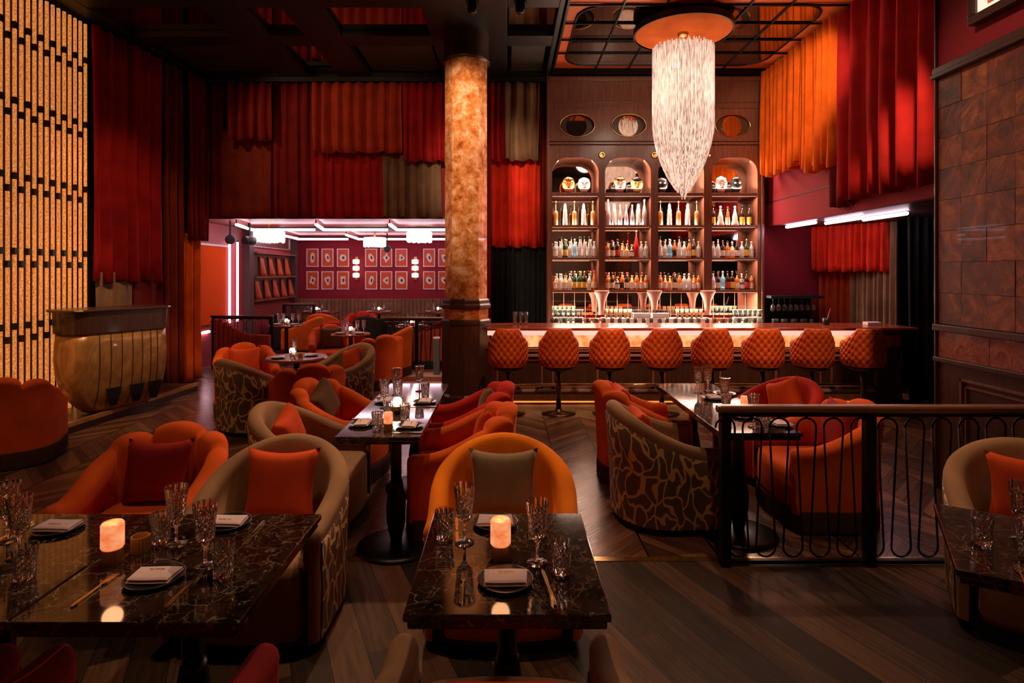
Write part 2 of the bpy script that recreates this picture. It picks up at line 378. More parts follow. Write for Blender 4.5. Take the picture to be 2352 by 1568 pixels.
def tag(o, label, cat, group=None, kind=None):
    o['label'] = label; o['category'] = cat
    if group: o['group'] = group
    if kind: o['kind'] = kind
    return o
def thing(name, label, cat, loc=(0, 0, 0), rz=0, group=None): return tag(empty(name, loc, rz), label, cat, group)
def struct(o): o['kind'] = 'structure'; return o
def dup(root, loc, rz=0, label=None, group=None, scale=None):
    r = root.copy(); C.objects.link(r); r.location = loc; r.rotation_euler = (0, 0, rz)
    if scale: r.scale = (scale,)*3
    if label: r['label'] = label
    if group: r['group'] = group
    elif 'group' in r: del r['group']
    for ch in list(root.children):
        c = ch.copy(); C.objects.link(c); c.parent = r
        for g in ch.children:
            d = g.copy(); C.objects.link(d); d.parent = c
    return r
def bx(name, mat, x0, x1, y0, y1, z0, z1, parent=None, bevel=0): return MB().box(x0, x1, y0, y1, z0, z1).build(name, mat, parent, bevel=bevel)
def P(px, py, d): return ((px-CX)/F*d, d, H-(py-CY)/F*d)
def face(dx, dy): return math.atan2(-dx, dy)     # rz that turns local +Y to (dx,dy)

# ---------------------------------------------------------------- room shell
struct(bx('floor', FLOORP, -5.6, 5.9, -1.2, 3.41, -.1, 0))
struct(bx('floor_parquet', FLOORH, -5.6, 6.2, 3.45, 15.2, -.1, 0))
struct(bx('trim_1', BRASS, -5.6, 5.9, 3.405, 3.455, -.1, .004))
struct(bx('ceiling', CEILB, -5.6, 6.2, -1.2, 9.6, 5.0, 5.1))
struct(bx('wall_rear', wood('rear_panelling', (.12, .055, .035), (.22, .11, .07), (14, 14, .8)), -5.6, 5.9, -1.3, -1.2, 0, 5))
struct(bx('wall_left', PAINT_DARK, -5.45, -5.32, -1.2, 9.35, 0, 5))
# wall to the back hall: opening X -4.82..-.94, height 2.57
m = MB().box(-5.45, -5.08, 9.38, 9.6, 0, 5).box(-5.08, -.94, 9.38, 9.6, 2.6, 5).box(-.94, .64, 9.38, 9.6, 0, 5).box(.64, 4.02, 9.62, 9.72, 0, 5).box(4.02, 6.2, 9.38, 9.6, 0, 5)
struct(m.build('wall_back', PAINT_PURPLE))
struct(bx('trim_2', BRONZE, -5.08, -.94, 9.34, 9.38, 2.56, 2.6))
# back hall
struct(bx('ceiling_hall', plain('hall_ceiling_lacquer', (.30, .07, .05), .45), -5.6, -.4, 9.6, 15.2, 2.6, 2.7))
struct(bx('wall_hall_back', PAINT_PURPLE, -5.6, -.4, 15.0, 15.2, 0, 2.6))
struct(bx('wall_hall_left', plain('paint_rose', (.33, .045, .05), .5), -5.6, -5.45, 9.6, 15.0, 0, 2.6))
struct(bx('wall_hall_right', PAINT_DARK, -.5, -.4, 9.6, 15.0, 0, 2.6))
for i, y in enumerate((11.98, 14.55)):
    struct(bx('trim_%d' % (3+i), plain('pilaster_taupe_%d' % i, (.10, .055, .05), .5), -5.45, -5.33, y, y+.22, 0, 2.6))
# right wall with wainscot, band, tiles, cornice
RX = 3.18
struct(bx('wall_right', PAINT_PURPLE, RX, RX+.3, -1.2, 4.27, 3.17, 5))
struct(bx('wall_right_lower', WOODD, RX, RX+.3, -1.2, 4.27, 0, 1.05))
m = MB()
for z, d, h_ in ((1.045, .03, .035), (1.27, .035, .05), (3.12, .05, .03), (3.15, .035, .05)):
    m.box(RX-d, RX+.02, -1.2, 4.29, z, z+h_)
m.box(RX-.02, RX+.3, 4.27, 4.29, 0, 5)
struct(m.build('trim_5', WOODD, bevel=.006))
m = MB()
y = 4.05
for k in range(5):
    y1 = y-k*1.1; y0 = y1-1.0
    for (a, b, c, d) in ((y0, y1, .94, .955), (y0, y1, .19, .205), (y0, y0+.015, .19, .955), (y1-.015, y1, .19, .955)):
        m.box(RX-.018, RX, a, b, c, d)
    for (a, b, c, d) in ((y0+.04, y1-.04, .90, .91), (y0+.04, y1-.04, .235, .245), (y0+.04, y0+.05, .235, .91), (y1-.05, y1-.04, .235, .91)):
        m.box(RX-.012, RX, a, b, c, d)
struct(m.build('trim_6', WOODV))
struct(bx('baseboard_right', WOODD, RX-.02, RX, -1.2, 4.27, 0, .11))
# burl tiles: one wall covering, seams as gaps
struct(bx('wall_right_backing', SEAM, RX+.004, RX+.3, -1.2, 4.268, 1.05, 3.17))
m = MB(); random.seed(3)
for i in range(24):
    for j in range(8):
        z0 = 1.325+j*.225; y1 = 4.262-i*.215
        m.box(RX-.004-random.random()*.004, RX+.01, y1-.2125, y1, z0, min(z0+.222, 3.118))
tiles = struct(m.build('wall_right_tiles', BURL))
m = MB()
for i in range(10): m.box(RX-.006, RX+.01, 4.26-(i+1)*.45+.004, 4.26-i*.45, 1.082, 1.268)
struct(m.build('wall_right_band', BURLB))
# alcove right of the bar: fascia, soffit, end walls
struct(bx('wall_alcove_fascia', PAINT_PURPLE, 4.15, 4.25, 4.3, 9.38, 2.43, 5))
struct(bx('trim_7', SEAM, 4.142, 4.15, 4.3, 9.38, 2.80, 2.812))
struct(bx('ceiling_alcove', plain('soffit_dark', (.04, .02, .02), .4), 4.25, 6.2, 4.3, 9.38, 2.43, 2.5))
struct(bx('wall_alcove_right', PAINT_DARK, 5.95, 6.2, 4.3, 9.38, 0, 2.43))
struct(bx('wall_alcove_front', PAINT_DARK, 3.48, 6.2, 4.2, 4.3, 0, 5))
# ceiling coffers
m = MB()
for (a, b) in ((-5.32, -4.9), (-3.6, -3.1), (-2.64, -2.16), (-1.0, .0), (.6, .7)):
    m.box(a, b, 2.0, 9.38, 4.78, 5.0)
for (a, b) in ((2.0, 2.4), (4.3, 4.6), (6.5, 6.75), (7.56, 7.9), (9.15, 9.38)):
    for (c, d) in ((-4.9, -3.6), (-3.1, -2.64), (-2.16, -1.0), (.0, .6)): m.box(c, d, a, b, 4.78, 5.0)
m.box(-5.32, .66, 9.10, 9.38, 4.70, 4.78)
m.box(.7, 4.15, 9.0, 9.38, 4.78, 5.0); m.box(.7, 4.15, 2.0, 6.2, 4.9, 5.0)
struct(m.build('ceiling_beams', CEILB, bevel=.008))
m = MB()
for (a, b) in ((-4.9, -3.6), (-3.1, -2.64), (-2.16, -1.0), (.0, .6)):
    m.box(a+.02, b-.02, 6.77, 7.54, 4.86, 4.9)
m.box(-3.08, -2.66, 7.92, 9.13, 4.86, 4.9)
struct(m.build('ceiling_mirrors', MIRRORC))
m = MB()
for (a, b) in ((-4.9, -3.6), (-2.16, -1.0), (.0, .6)): m.box(a+.06, b-.06, 7.96, 9.09, 4.86, 4.9)
struct(m.build('ceiling_panels', plain('panel_charcoal', (.045, .042, .035), .5)))
# recess above the bar: orange border, rounded mirror, black grid
struct(bx('ceiling_recess', ORANGEP, .7, 4.15, 6.2, 9.0, 4.86, 4.95))
def rrect(x0, x1, y0, y1, r, n=8):
    pts = []
    for cx, cy, a0 in ((x1-r, y1-r, 0), (x0+r, y1-r, 90), (x0+r, y0+r, 180), (x1-r, y0+r, 270)):
        for k in range(n+1):
            a = math.radians(a0+90*k/n); pts.append((cx+r*math.cos(a), cy+r*math.sin(a)))
    return pts
pr = rrect(.86, 3.84, 6.83, 8.82, .35)
struct(MB().prism(pr, 4.848, 4.856, 'z').build('ceiling_recess_mirror', MIRRORC))
m = MB().tube([(a, b, 4.85) for a, b in pr], .014, 6, closed=True)
for x in (1.37, 1.87, 2.37, 2.85, 3.33): m.box(x-.009, x+.009, 6.2, 8.98, 4.828, 4.85)
for y in (6.81, 7.31, 7.83, 8.31): m.box(.7, 4.12, y-.009, y+.009, 4.828, 4.85)
m.box(.66, .72, 6.2, 9.04, 4.78, 4.86).box(.66, 4.15, 8.97, 9.04, 4.78, 4.86)
struct(m.build('trim_8', BLACKM))

# ---------------------------------------------------------------- curtains
def curtain(p0, p1, z0, z1, mat, label, group=None, pitch=.13, amp=.035, hem=.015, seed=0, lean=0, gather=.7):
    rnd = random.Random(seed+int(p0[0]*100)+int(z0*37)+int(p1[1]*53))
    p0 = Vector((*p0, 0)); p1 = Vector((*p1, 0)); d = p1-p0; Lg = d.length; t = d/Lg; nrm = Vector((t.y, -t.x, 0))
    nf = max(2, int(Lg/pitch)); n = nf*10
    ph = [0]; 
    for i in range(n): ph.append(ph[-1]+2*PI*nf/n*(.6+.8*rnd.random()) if i % 5 else ph[-1]+2*PI*nf/n)
    amps = [rnd.uniform(.5, 1.25) for _ in range(nf*3+4)]
    rows = []
    nr = 9
    for j in range(nr):
        v = j/(nr-1); r = []
        for i in range(n+1):
            u = i/n; k = ph[i]/(2*PI); a = amps[int(k) % len(amps)]; a2 = amps[(int(k)+1) % len(amps)]; f = k-int(k); a = a*(1-f)+a2*f
            sn = math.sin(ph[i]+.5*math.sin(3*v+seed)); off = 1.45*amp*a*(abs(sn)**.7*(1 if sn > 0 else -1))*(gather+(1-gather)*v)
            off += amp*.25*math.sin(2.7*ph[i]+seed)*(1-v*.5)
            s = u*Lg+.018*math.sin(ph[i]*.5+v*2)*v
            z = z1+(z0-z1)*v
            if j == nr-1: z += hem*math.sin(ph[i]*.5+1)+hem*.5*math.sin(ph[i]*1.1)
            q = p0+t*(s+lean*(1-v))+nrm*off; r.append((q.x, q.y, z))
        rows.append(r)
    o = MB().grid(rows).build('curtain', mat, smooth=True, solid=.008, fixn=False)
    tag(o, label, 'curtain', group)
    return o
BW = 9.3
def cw(xa, xb, ya, yb, d, mat, label, **k):
    a, b = P(xa, 0, d), P(xb, 0, d)
    return curtain((a[0], d), (b[0], d), P(0, yb, d)[2], P(0, ya, d)[2], mat, label, **k)
T4 = 190
cw(462, 512, T4, 500, 9.26, C_DEEP, 'narrow deep red curtain in the left corner of the back wall')
cw(524, 625, T4, 323, 9.10, C_DEEP, 'short deep red top curtain, first from the left on the back wall', pitch=.16, amp=.045)
cw(506, 624, 300, 500, 9.26, C_BRICK, 'flat brick brown curtain under the first short curtain on the back wall', amp=.015, pitch=.24)
cw(628, 716, T4, 500, 9.22, C_DEEP, 'tall deep red curtain on the back wall right of the brick brown one', amp=.03)
cw(717, 922, T4, 350, 9.08, C_RUST, 'wide rust orange valance curtain in the middle of the back wall', pitch=.17)
cw(716, 878, 335, 500, 9.26, C_RED, 'lower red curtain under the wide rust valance on the back wall', amp=.02)
cw(879, 1012, 335, 500, 9.24, C_TAN, 'lower taupe curtain left of the golden column on the back wall', amp=.03, pitch=.15)
cw(925, 1024, T4, 370, 9.10, C_RED, 'short red top curtain directly left of the golden column')
cw(1126, 1156, T4, 370, 9.12, C_RED, 'narrow red top curtain directly right of the golden column')
cw(1158, 1238, T4, 368, 9.08, C_TAN, 'short taupe top curtain between the column and the bar shelves', pitch=.14, amp=.05)
cw(1238, 1256, T4, 567, 9.26, C_DEEP, 'thin deep red curtain strip beside the bar shelves')
cw(1128, 1242, 355, 567, 9.26, C_SCARLET, 'bright scarlet curtain hanging below the short taupe one by the column', amp=.03)
cw(1128, 1256, 545, 890, 9.33, C_BLACK, 'black floor length curtain in the passage behind the bar end', amp=.02, pitch=.08)
# left wall
def cl(d0, d1, z0, z1, mat, label, x_in=0, **k):
    xw = lambda d: -5.12+(d-7.12)*.11+x_in
    return curtain((xw(d0), d0), (xw(d1), d1), z0, z1, mat, label, **k)
cl(7.09, 8.35, 1.58, 4.74, C_RED, 'long red curtain on the left wall beside the amber light screen', x_in=.03, pitch=.2, amp=.06)
cl(7.18, 7.78, .02, 1.7, C_TAN, 'taupe lower curtain on the left wall behind the host desk', pitch=.2, amp=.02)
cl(7.8, 8.36, .02, 1.7, C_WINE, 'wine red lower curtain on the left wall behind the host desk', pitch=.2, amp=.03)
cl(8.38, 8.72, .02, 4.74, C_BRICK, 'floor length brick red curtain on the left wall, right of the host desk', amp=.06)
cl(8.74, 9.2, .02, 2.3, C_ORANGE, 'bright orange floor length curtain at the left edge of the back opening', amp=.07, pitch=.12)
cl(8.76, 9.2, 2.2, 4.74, C_DEEP, 'deep red upper curtain in the left corner above the orange one', x_in=.1, amp=.05)
# right side
curtain((4.0, 8.97), (4.0, 7.75), 3.17, 4.8, C_ORANGE, 'orange valance curtain next to the bar shelves, farther half', pitch=.13, amp=.07, hem=.03)
curtain((3.98, 7.73), (3.98, 6.95), 3.02, 4.8, C_ORANGE, 'orange valance curtain on the right, nearer half beside the red one', pitch=.13, amp=.075, hem=.035, seed=4)
curtain((4.02, 6.95), (4.02, 5.4), 2.55, 4.8, C_RED, 'large red curtain on the right between the orange valance and the burl wall', pitch=.24, amp=.075, hem=.025)
curtain((4.08, 7.3), (4.08, 6.9), 2.5, 3.3, C_WINE, 'small wine red curtain behind the left edge of the large red one', pitch=.14, amp=.04)
curtain((4.86, 9.22), (5.42, 8.25), 1.72, 2.42, C_SCARLET, 'pink lit scarlet short curtain under the neon in the right alcove', pitch=.09, amp=.035)
curtain((5.0, 9.28), (5.3, 8.95), .02, 1.9, C_RUST, 'rust lower curtain under the pink lit curtain in the alcove', pitch=.1, amp=.035)
curtain((5.3, 8.9), (5.5, 8.15), .02, 2.42, C_TAN, 'taupe floor length curtain in the right alcove', pitch=.09, amp=.04)
curtain((5.22, 7.55), (5.66, 7.4), .02, 2.42, C_BLACK, 'black floor length curtain at the right end of the bar', pitch=.09, amp=.03)

# ---------------------------------------------------------------- amber light screen on the left wall
scr = thing('light_screen', 'glowing amber screen of vertical glass tubes on the left wall', 'light screen', (-5.14, 0, 0))
MB().box(-.14, -.10, 2.9, 7.13, .1, 4.74).build('backing', plain('screen_backing', (.03, .012, .006), .5), scr)
DBLK = plain('dark_connector', (.035, .022, .012), .4)
for k in range(48):
    y = 7.055-k*.0845
    if y < 3.0: break
    m = MB(); m.lathe([(.001, .1), (.0180, .1), (.0180, 4.72), (.001, 4.72)], 8, (0, y, 0))
    tb = m.build('glass_tube', AMBERTUBE, scr, smooth=True)
    z = 1.0+(.135 if k % 2 == 0 else 0)-.785
    while z < 4.7:
        if z > .1: MB().box(-.022, .022, y-.022, y+.022, z-.036, z+.036).build('connector', DBLK, tb)
        z += .785
# ---------------------------------------------------------------- platform and host desk
pf = thing('platform', 'low dark wooden platform with a bronze nosing under the host desk', 'platform')
MB().prism([(-5.3, 5.2), (-4.66, 5.2), (-4.44, 8.3), (-5.3, 8.3)], 0.0, .11, 'z').build('deck', WOODD, pf)
MB().add([(-4.67, 5.2, .08), (-4.63, 5.2, .08), (-4.41, 8.32, .08), (-4.45, 8.32, .08), (-4.67, 5.2, .125), (-4.63, 5.2, .125), (-4.41, 8.32, .125), (-4.45, 8.32, .125)],
         [(0, 3, 2, 1), (4, 5, 6, 7), (0, 1, 5, 4), (1, 2, 6, 5), (2, 3, 7, 6), (3, 0, 4, 7)]).build('nosing', PATINA, pf)
desk = thing('host_desk', 'curved patina brass host desk with dark wooden top by the amber screen', 'reception desk', (-4.62, 6.70, .126), math.radians(-26))
def dring(inset, z, x0=-.28, x1=.24, y0=-.48, y1=.62, r=.16, n=7, by=0):
    return [(a, b, z) for a, b in rrect(x0+inset, x1-inset, y0+inset*1.6+by, y1-inset, max(.03, r-inset*.3), n)]
bod = [(.15, 0), (.115, .05), (.07, .14), (.03, .27), (.008, .42), (.0, .60), (.004, .78), (.012, .90)]
m = MB(); rows = [dring(i, z) for i, z in bod]; m.grid(rows, closed=True); m.f.append(tuple(range(len(rows[0])))); o_ = (len(rows)-1)*len(rows[0]); m.f.append(tuple(range(o_, o_+len(rows[0]))))
m.build('body', PATINA, desk, smooth=True)
m = MB(); rows = [dring(-.002, .90), dring(-.006, 1.14)]; m.grid(rows, closed=True); m.build('band', WOODD, desk, smooth=True)
m = MB(); rows = [dring(-.03, 1.135), dring(-.036, 1.15), dring(-.03, 1.165)]; m.grid(rows, closed=True); q = len(rows[0]); m.f += [tuple(range(q)), tuple(range(2*q, 3*q))]; m.build('top', WOODD, desk)
m = MB()
for yy in (-.22, -.10, .02, .14, .25, .35, .43):
    m.tube([(.242-i+.003*(z > .3), yy+.0*z, z) for i, z in bod[1:]], .004, 5)
m.build('seams', SEAM, desk)
m = MB()
for yy in (-.06, .20, .41):
    m.add([(.245-i, yy-.10+.12*(1-z/.30), z) for i, z in ((.105, .05), (.062, .14), (.024, .27))]+[(.245-i, yy+.09-.02*(1-z/.3), z) for i, z in ((.105, .05), (.062, .14), (.024, .27))], [(0, 3, 4, 1), (1, 4, 5, 2)])
m.build('kick_recess', BLACKP, desk, solid=.004)

# ---------------------------------------------------------------- golden column
col = thing('column', 'tall golden faceted column with dark wooden base beside the bar', 'column', (-.535, 7.58, 0))
MB().lathe([(.285, 1.36), (.285, 4.42)], 10, phase=PI/10+.02).build('shaft', GOLDLEAF, col)
MB().lathe([(.31, 4.42), (.31, 4.45), (.295, 4.47), (.295, 4.9), (.33, 4.97), (.33, 5.0)], 28).build('capital', WOODD, col, smooth=True)
MB().lathe([(.35, 0), (.35, .12), (.325, .15), (.325, 1.02), (.335, 1.04), (.335, 1.08), (.31, 1.10)], 10, phase=PI/10).build('base', WOODD, col)
MB().lathe([(.30, 1.10), (.30, 1.23)], 10, phase=PI/10).build('gold_band', GOLDLEAF, col)
MB().lathe([(.31, 1.23), (.335, 1.25), (.335, 1.28), (.315, 1.30), (.315, 1.34), (.30, 1.36)], 10, phase=PI/10).build('collar', WOODD, col)

# ---------------------------------------------------------------- bar counter
BX0, BX1, BY = -.20, 5.12, 7.5
bar = thing('bar_counter', 'long wooden bar counter with backlit onyx band below the top', 'bar')
bx('counter_top', WOODT, BX0-.06, BX1+.06, BY-.22, BY+.5, .965, 1.0, bar, .008)
bx('front_lip', plain('lip_added_glow', (.8, .6, .5), .4, emit=(1, .66, .58), es=.75), BX0-.05, BX1-.45, BY-.21, BY-.17, .905, .962, bar, .004)  # the lip's bright stripe is put in as emission
bx('onyx_band', ONYXG, BX0, BX1-.4, BY-.02, BY, .735, .90, bar)
m = MB().box(BX0, BX1, BY, BY+.4, .0, .964)
m.build('carcass', WOODD, bar)
m = MB().box(BX0-.02, BX1-.35, BY-.07, BY, .675, .72).box(BX0-.02, BX1-.35, BY-.05, BY, .61, .65)
m.build('moulding', plain('moulding_satin', (.50, .34, .32), .3, .5), bar, bevel=.008)
k = 0
x = BX0+.06
while x < BX1-.5:
    m = MB()
    for (a, b, c, d) in ((x, x+.6, .555, .58), (x, x+.6, .20, .225), (x, x+.025, .20, .58), (x+.575, x+.6, .20, .58)): m.box(a, b, BY-.02, BY, c, d)
    m.build('panel_frame', WOODV, bar); x += .72
bx('kick_light', plain('kick_amber', (1, .5, .2), .5, emit=(1, .34, .09), es=.9), BX0+.05, BX1-.45, BY-.03, BY-.01, .02, .035, bar)
MB().box(BX0, BX1-.4, BY-.10, BY, .165, .195).build('lower_ledge', plain('ledge_satin', (.50, .36, .34), .3, .5), bar, bevel=.006)
bx('end_tile', BURLB, BX1-.36, BX1-.03, BY-.015, BY, .74, .88, bar)
fr = MB().tube([(BX0+.05, 7.16, .31), (BX1-.7, 7.16, .31)], .018, 10)
fr.build('foot_rail', plain('foot_rail_brass', (.8, .55, .3), .25, 1), bar, smooth=True)
for x in (.15, 1.38, 2.62, 3.85):
    MB().tube([(x, 7.16, .31), (x, 7.35, .26), (x, 7.48, .24)], .012, 8).build('rail_bracket', BRONZE, bar, smooth=True)
light('AREA', 'kick_glow', ((BX0+BX1)/2-.2, BY-.06, .13), 2.5, (1, .42, .14), (0, 0, 0), 4.6, .05)

# ---------------------------------------------------------------- bar stools
def make_stool(label):
    t = thing('bar_stool', label, 'bar stool')
    nu, nv = 109, 34; W = .235; z0, zt = .575, 1.035
    amax = math.radians(118)
    def hz(u):
        a = abs(u)*amax; x_ = math.sin(min(a, PI/2)); return zt-.15*max(0, (x_-.60)/.40)-.04*max(0, a-PI/2)
    def surf(u, v, outer):
        ang = u*amax; h = hz(u); z = z0+(h-z0)*v
        bul = 1.0-.10*max(0, .22-v)/.22
        r = W*bul*(1.0 if outer else .76)
        if outer:
            arc = ang*W; zz = (zt-z0)*v*.94
            p, q = arc/.078, zz/.092
            a1 = (p+q); a2 = (p-q)
            d1 = abs(a1-round(a1)); d2 = abs(a2-round(a2))
            e = math.hypot(d1, d2)
            pil = math.sin(PI*min(.5, d1))*math.sin(PI*min(.5, d2))
            if .04 < v < .95: r += .007*pil-.017*math.exp(-(e/.15)**2)
        # shoulders
        k = max(0, (v-.80)/.20); r -= .018*k*k if outer else -.012*k*k; 
        return (r*math.sin(ang)*1.02, -r*math.cos(ang)+.0, z)
    rows = []
    for i in range(nu):
        u = -1+2*i/(nu-1)
        r = [surf(u, j/nv, True) for j in range(nv+1)]+[surf(u, 1-j/8, False) for j in range(9)]
        rows.append(r)
    m = MB().grid(rows); k = len(rows[0]); n_ = len(rows)
    m.f += [tuple(range(k)), tuple(range((n_-1)*k, n_*k))]
    m.build('backrest', LEATHER, t, smooth=True)
    MB().lathe([(.001, .56), (.17, .56), (.195, .60), (.20, .66), (.18, .70), (.001, .71)], 28, (0, .03, 0)).build('seat', LEATHER, t, smooth=True)
    MB().lathe([(.06, .50), (.17, .535), (.18, .56), (.001, .56)], 28).build('seat_pan', BRONZE, t, smooth=True)
    MB().lathe([(.03, .03), (.03, .51)], 14).build('pole', plain('stool_bronze', (.20, .14, .08), .25, 1) if 'stool_bronze' not in MATS else MATS['stool_bronze'], t, smooth=True)
    MB().lathe([(.21, 0), (.21, .012), (.19, .022), (.04, .03), (.04, .05)], 32).build('foot_disc', BRONZE, t, smooth=True)
    return t
ords = ['first', 'second', 'third', 'fourth', 'fifth', 'sixth', 'seventh', 'eighth']
st0 = None
for i, px in enumerate((1167, 1283, 1400, 1520, 1635, 1752, 1865, 1982)):
    lab = 'orange tufted leather bar stool, %s along the bar from the golden column' % ords[i]
    loc = ((px-CX)/F*7.0, 7.0, 0)
    if st0 is None: st0 = make_stool(lab); st0.location = loc; st0['group'] = 'bar stools'; st0.rotation_euler.z = .0
    else: dup(st0, loc, -.025*i, lab, 'bar stools')

# ---------------------------------------------------------------- back bar shelving
SH = thing('back_bar_cabinet', 'walnut back bar cabinet with four arched bottle niches and pale marble counter', 'shelving')
NI = [(.705, 1.437), (1.539, 2.258), (2.374, 3.093), (3.216, 3.934)]
YF, YB = 9.10, 9.50
ZT = 3.50
m = MB()
edges = [.65]+[v for n in NI for v in n]+[4.0]
for i in range(0, len(edges), 2): m.box(edges[i], edges[i+1], YF, YB+.06, .86 if i in (0, 8) else 1.42, ZT)
zo = 4.006
m.box(.65, 4.0, YF, YF+.10, ZT, zo-.21).box(.65, 4.0, YF, YF+.1, zo+.21, 4.78)
ocs = (1.10, 1.909, 2.723, 3.544)
prev = .65
for oc in ocs:
    m.box(prev, oc-.30, YF, YF+.1, zo-.21, zo+.21); prev = oc+.30
m.box(prev, 4.0, YF, YF+.1, zo-.21, zo+.21)
for a, b in NI:
    for sgn, cx in ((1, a), (-1, b)):
        R = .24; poly = [(cx, ZT)]+[(cx+sgn*(R-R*math.cos(t)), ZT-R+R*math.sin(t)) for t in [PI/2*k/8 for k in range(9)]][::-1]
        m.prism(poly, YF, YB+.02)
m.box(.65, 4.0, YF+.1, YB+.06, ZT, ZT+.03)
for oc in ocs:                                            # spandrels round the oval openings
    for sx in (1, -1):
        for sz in (1, -1):
            A, Bz = .274, .178
            poly = [(oc+sx*.30, zo+sz*.21)]+[(oc+sx*A*math.cos(t), zo+sz*Bz*math.sin(t)) for t in [PI/2*k/10 for k in range(11)]]
            poly = [(oc+sx*.30, zo+sz*.21), (oc+sx*.30, zo)]+poly[1:]+[(oc, zo+sz*.21)]
            m.prism(poly, YF, YF+.1)
m.build('facade', WOODV, SH)
m = MB()
for z, d, h_ in ((3.70, .05, .035), (3.75, .03, .02), (4.27, .025, .02), (4.36, .03, .02), (4.70, .05, .06)): m.box(.65, 4.0, YF-d, YF, z, z+h_)
m.box(.62, .66, YF-.03, YB, .86, 4.78).box(3.99, 4.03, YF-.03, YB, .86, 3.7)
m.build('cornice', WOODV, SH, bevel=.006)
bx('mirror_back', MIRROR, .66, 3.99, YB-.005, YB+.005, 1.0, ZT, SH)
SHZ = [2.95, 2.44, 1.93, 1.42]
for a, b in NI:
    for z, th in zip(SHZ, (.05, .03, .03, .035)):
        bx('shelf', WOODV, a, b, YF+.015, YB-.006, z-th, z, SH, .003)
        MB().box(a+.01, b-.01, YF+.03, YF+.04, z-th-.008, z-th).build('shelf_light', NEONR if z > 2.9 else LEDW, SH)
for oc in ocs:
    mm = MB(); mm.tube([(oc+.274*math.cos(t), YF-.004, zo+.178*math.sin(t)) for t in [2*PI*k/40 for k in range(40)]], .010, 6, closed=True)
    mm.build('oval_frame', BRASS, SH, smooth=True)
    # oval back panel with a round mirror
    mm = MB().prism([(oc+.272*math.cos(t), zo+.177*math.sin(t)) for t in [2*PI*k/36 for k in range(36)]], YF+.06, YF+.09)
    mm.build('oval_panel', plain('oval_smoke', (.10, .06, .045), .25) if 'oval_smoke' not in MATS else MATS['oval_smoke'], SH)
    mm = MB().prism([(oc+.155*math.cos(t), zo+.165*math.sin(t)) for t in [2*PI*k/36 for k in range(36)]], YF+.04, YF+.062)
    mm.build('round_mirror', MIRROR, SH)
for cx in (1.488, 2.316, 3.155):
    MB().lathe([(.001, 0), (.045, .004), (.055, .012), (.045, .02), (.03, .014), (.001, .012)], 20, (0, 0, 0)).build('rosette', BRASS, SH, smooth=True).matrix_basis = Matrix.Translation((cx, YF, 3.54)) @ Matrix.Rotation(PI/2, 4, 'X')
    MB().lathe([(.045, 0), (.048, .12), (.06, .22), (.10, .32), (.12, .36), (.12, .385)], 20, (cx, YF+.02, 1.03)).build('corbel', plain('corbel_rose', (.62, .33, .26), .4) if 'corbel_rose' not in MATS else MATS['corbel_rose'], SH, smooth=True)
for i, (a, b) in enumerate(NI):
    c = (a+b)/2
    for z, pw in ((ZT-.05, 18), (2.94-.06, 9), (2.44-.04, 8), (1.93-.04, 8), (1.42-.05, 24)):
        light('AREA', 'niche_light', (c, YF+.06, z), pw, (1, .62, .45), (math.radians(-12), 0, 0), .62, .04)
        light('AREA', 'niche_light', (c, YF+.12, z-.42 if z > 1.5 else .95), pw*.55, (1, .70, .52), (PI+.2, 0, 0), .6, .03)
# back counter with marble splash
bk = SH
bx('counter_body', WOODD, .65, 4.0, 8.75, YB, 0, .86, bk)
bx('counter_slab', plain('pale_marble', (.62, .52, .5), .25), .65, 4.0, 8.70, YB-.01, .86, .90, bk, .004)
bx('riser_tray', plain('steel_tray', (.7, .6, .56), .3, .4), 1.5, 3.2, 9.0, 9.3, .90, .98, bk, .004)
m = MB()
for k in range(19): m.box(.75+k*.175, .757+k*.175, YB-.012, YB-.006, .9, 1.385)
m.build('mirror_seams', plain('seam_rose', (.4, .25, .2), .4), bk)

# bottles -----------------------------------------------------------------
def bottle_mesh(name, kind, glass, capm, labm, h, r):
    pr = {'std': [(0, 0), (r, 0), (r, h*.58), (r*.75, h*.66), (r*.32, h*.74), (r*.28, h*.93)],
          'tall': [(0, 0), (r, 0), (r*.95, h*.45), (r*.45, h*.72), (r*.28, h*.78), (r*.24, h*.95)],
          'squat': [(0, 0), (r*1.15, 0), (r*1.15, h*.45), (r*.8, h*.58), (r*.35, h*.63), (r*.3, h*.88)],
          'flute': [(0, 0), (r, 0), (r, h*.52), (r*.9, h*.56), (r*.35, h*.60), (r*.18, h*.62), (r*.16, h*.95)],
          'rings': [(0, 0), (r, 0), (r*1.05, h*.1), (r*.95, h*.16), (r*1.05, h*.3), (r*.92, h*.36), (r, h*.5), (r*.85, h*.6), (r*.9, h*.68), (r*.6, h*.78), (r*.55, h*.92)],
          'bell': [(0, 0), (r*1.3, 0), (r*1.25, h*.12), (r*.9, h*.3), (r*1.0, h*.4), (r*.6, h*.62), (r*.35, h*.78), (r*.35, h*.84)]}[kind]
    me = bpy.data.meshes.new(name); n = 12; M = MB(); M.lathe(pr, n); nf = len(M.f)
    M.lathe([(r*.36, h*.88 if kind != 'bell' else h*.84), (r*.40, h*.97), (r*.001, h)], n); nc = len(M.f)
    if labm: M.lathe([(r*1.16 if kind == 'squat' else r*1.02, h*.10), (r*1.16 if kind == 'squat' else r*1.02, h*.42)], n, cap=False)
    me.from_pydata(M.v, [], M.f); me.update()
    me.materials.append(glass); me.materials.append(capm); me.materials.append(labm or capm)
    for i, p in enumerate(me.polygons):
        p.use_smooth = True; p.material_index = 0 if i < nf else (1 if i < nc else 2)
    return me
def gl(name, col, tr=.6): return plain(name, col, .08, trans=tr, coat=.5)
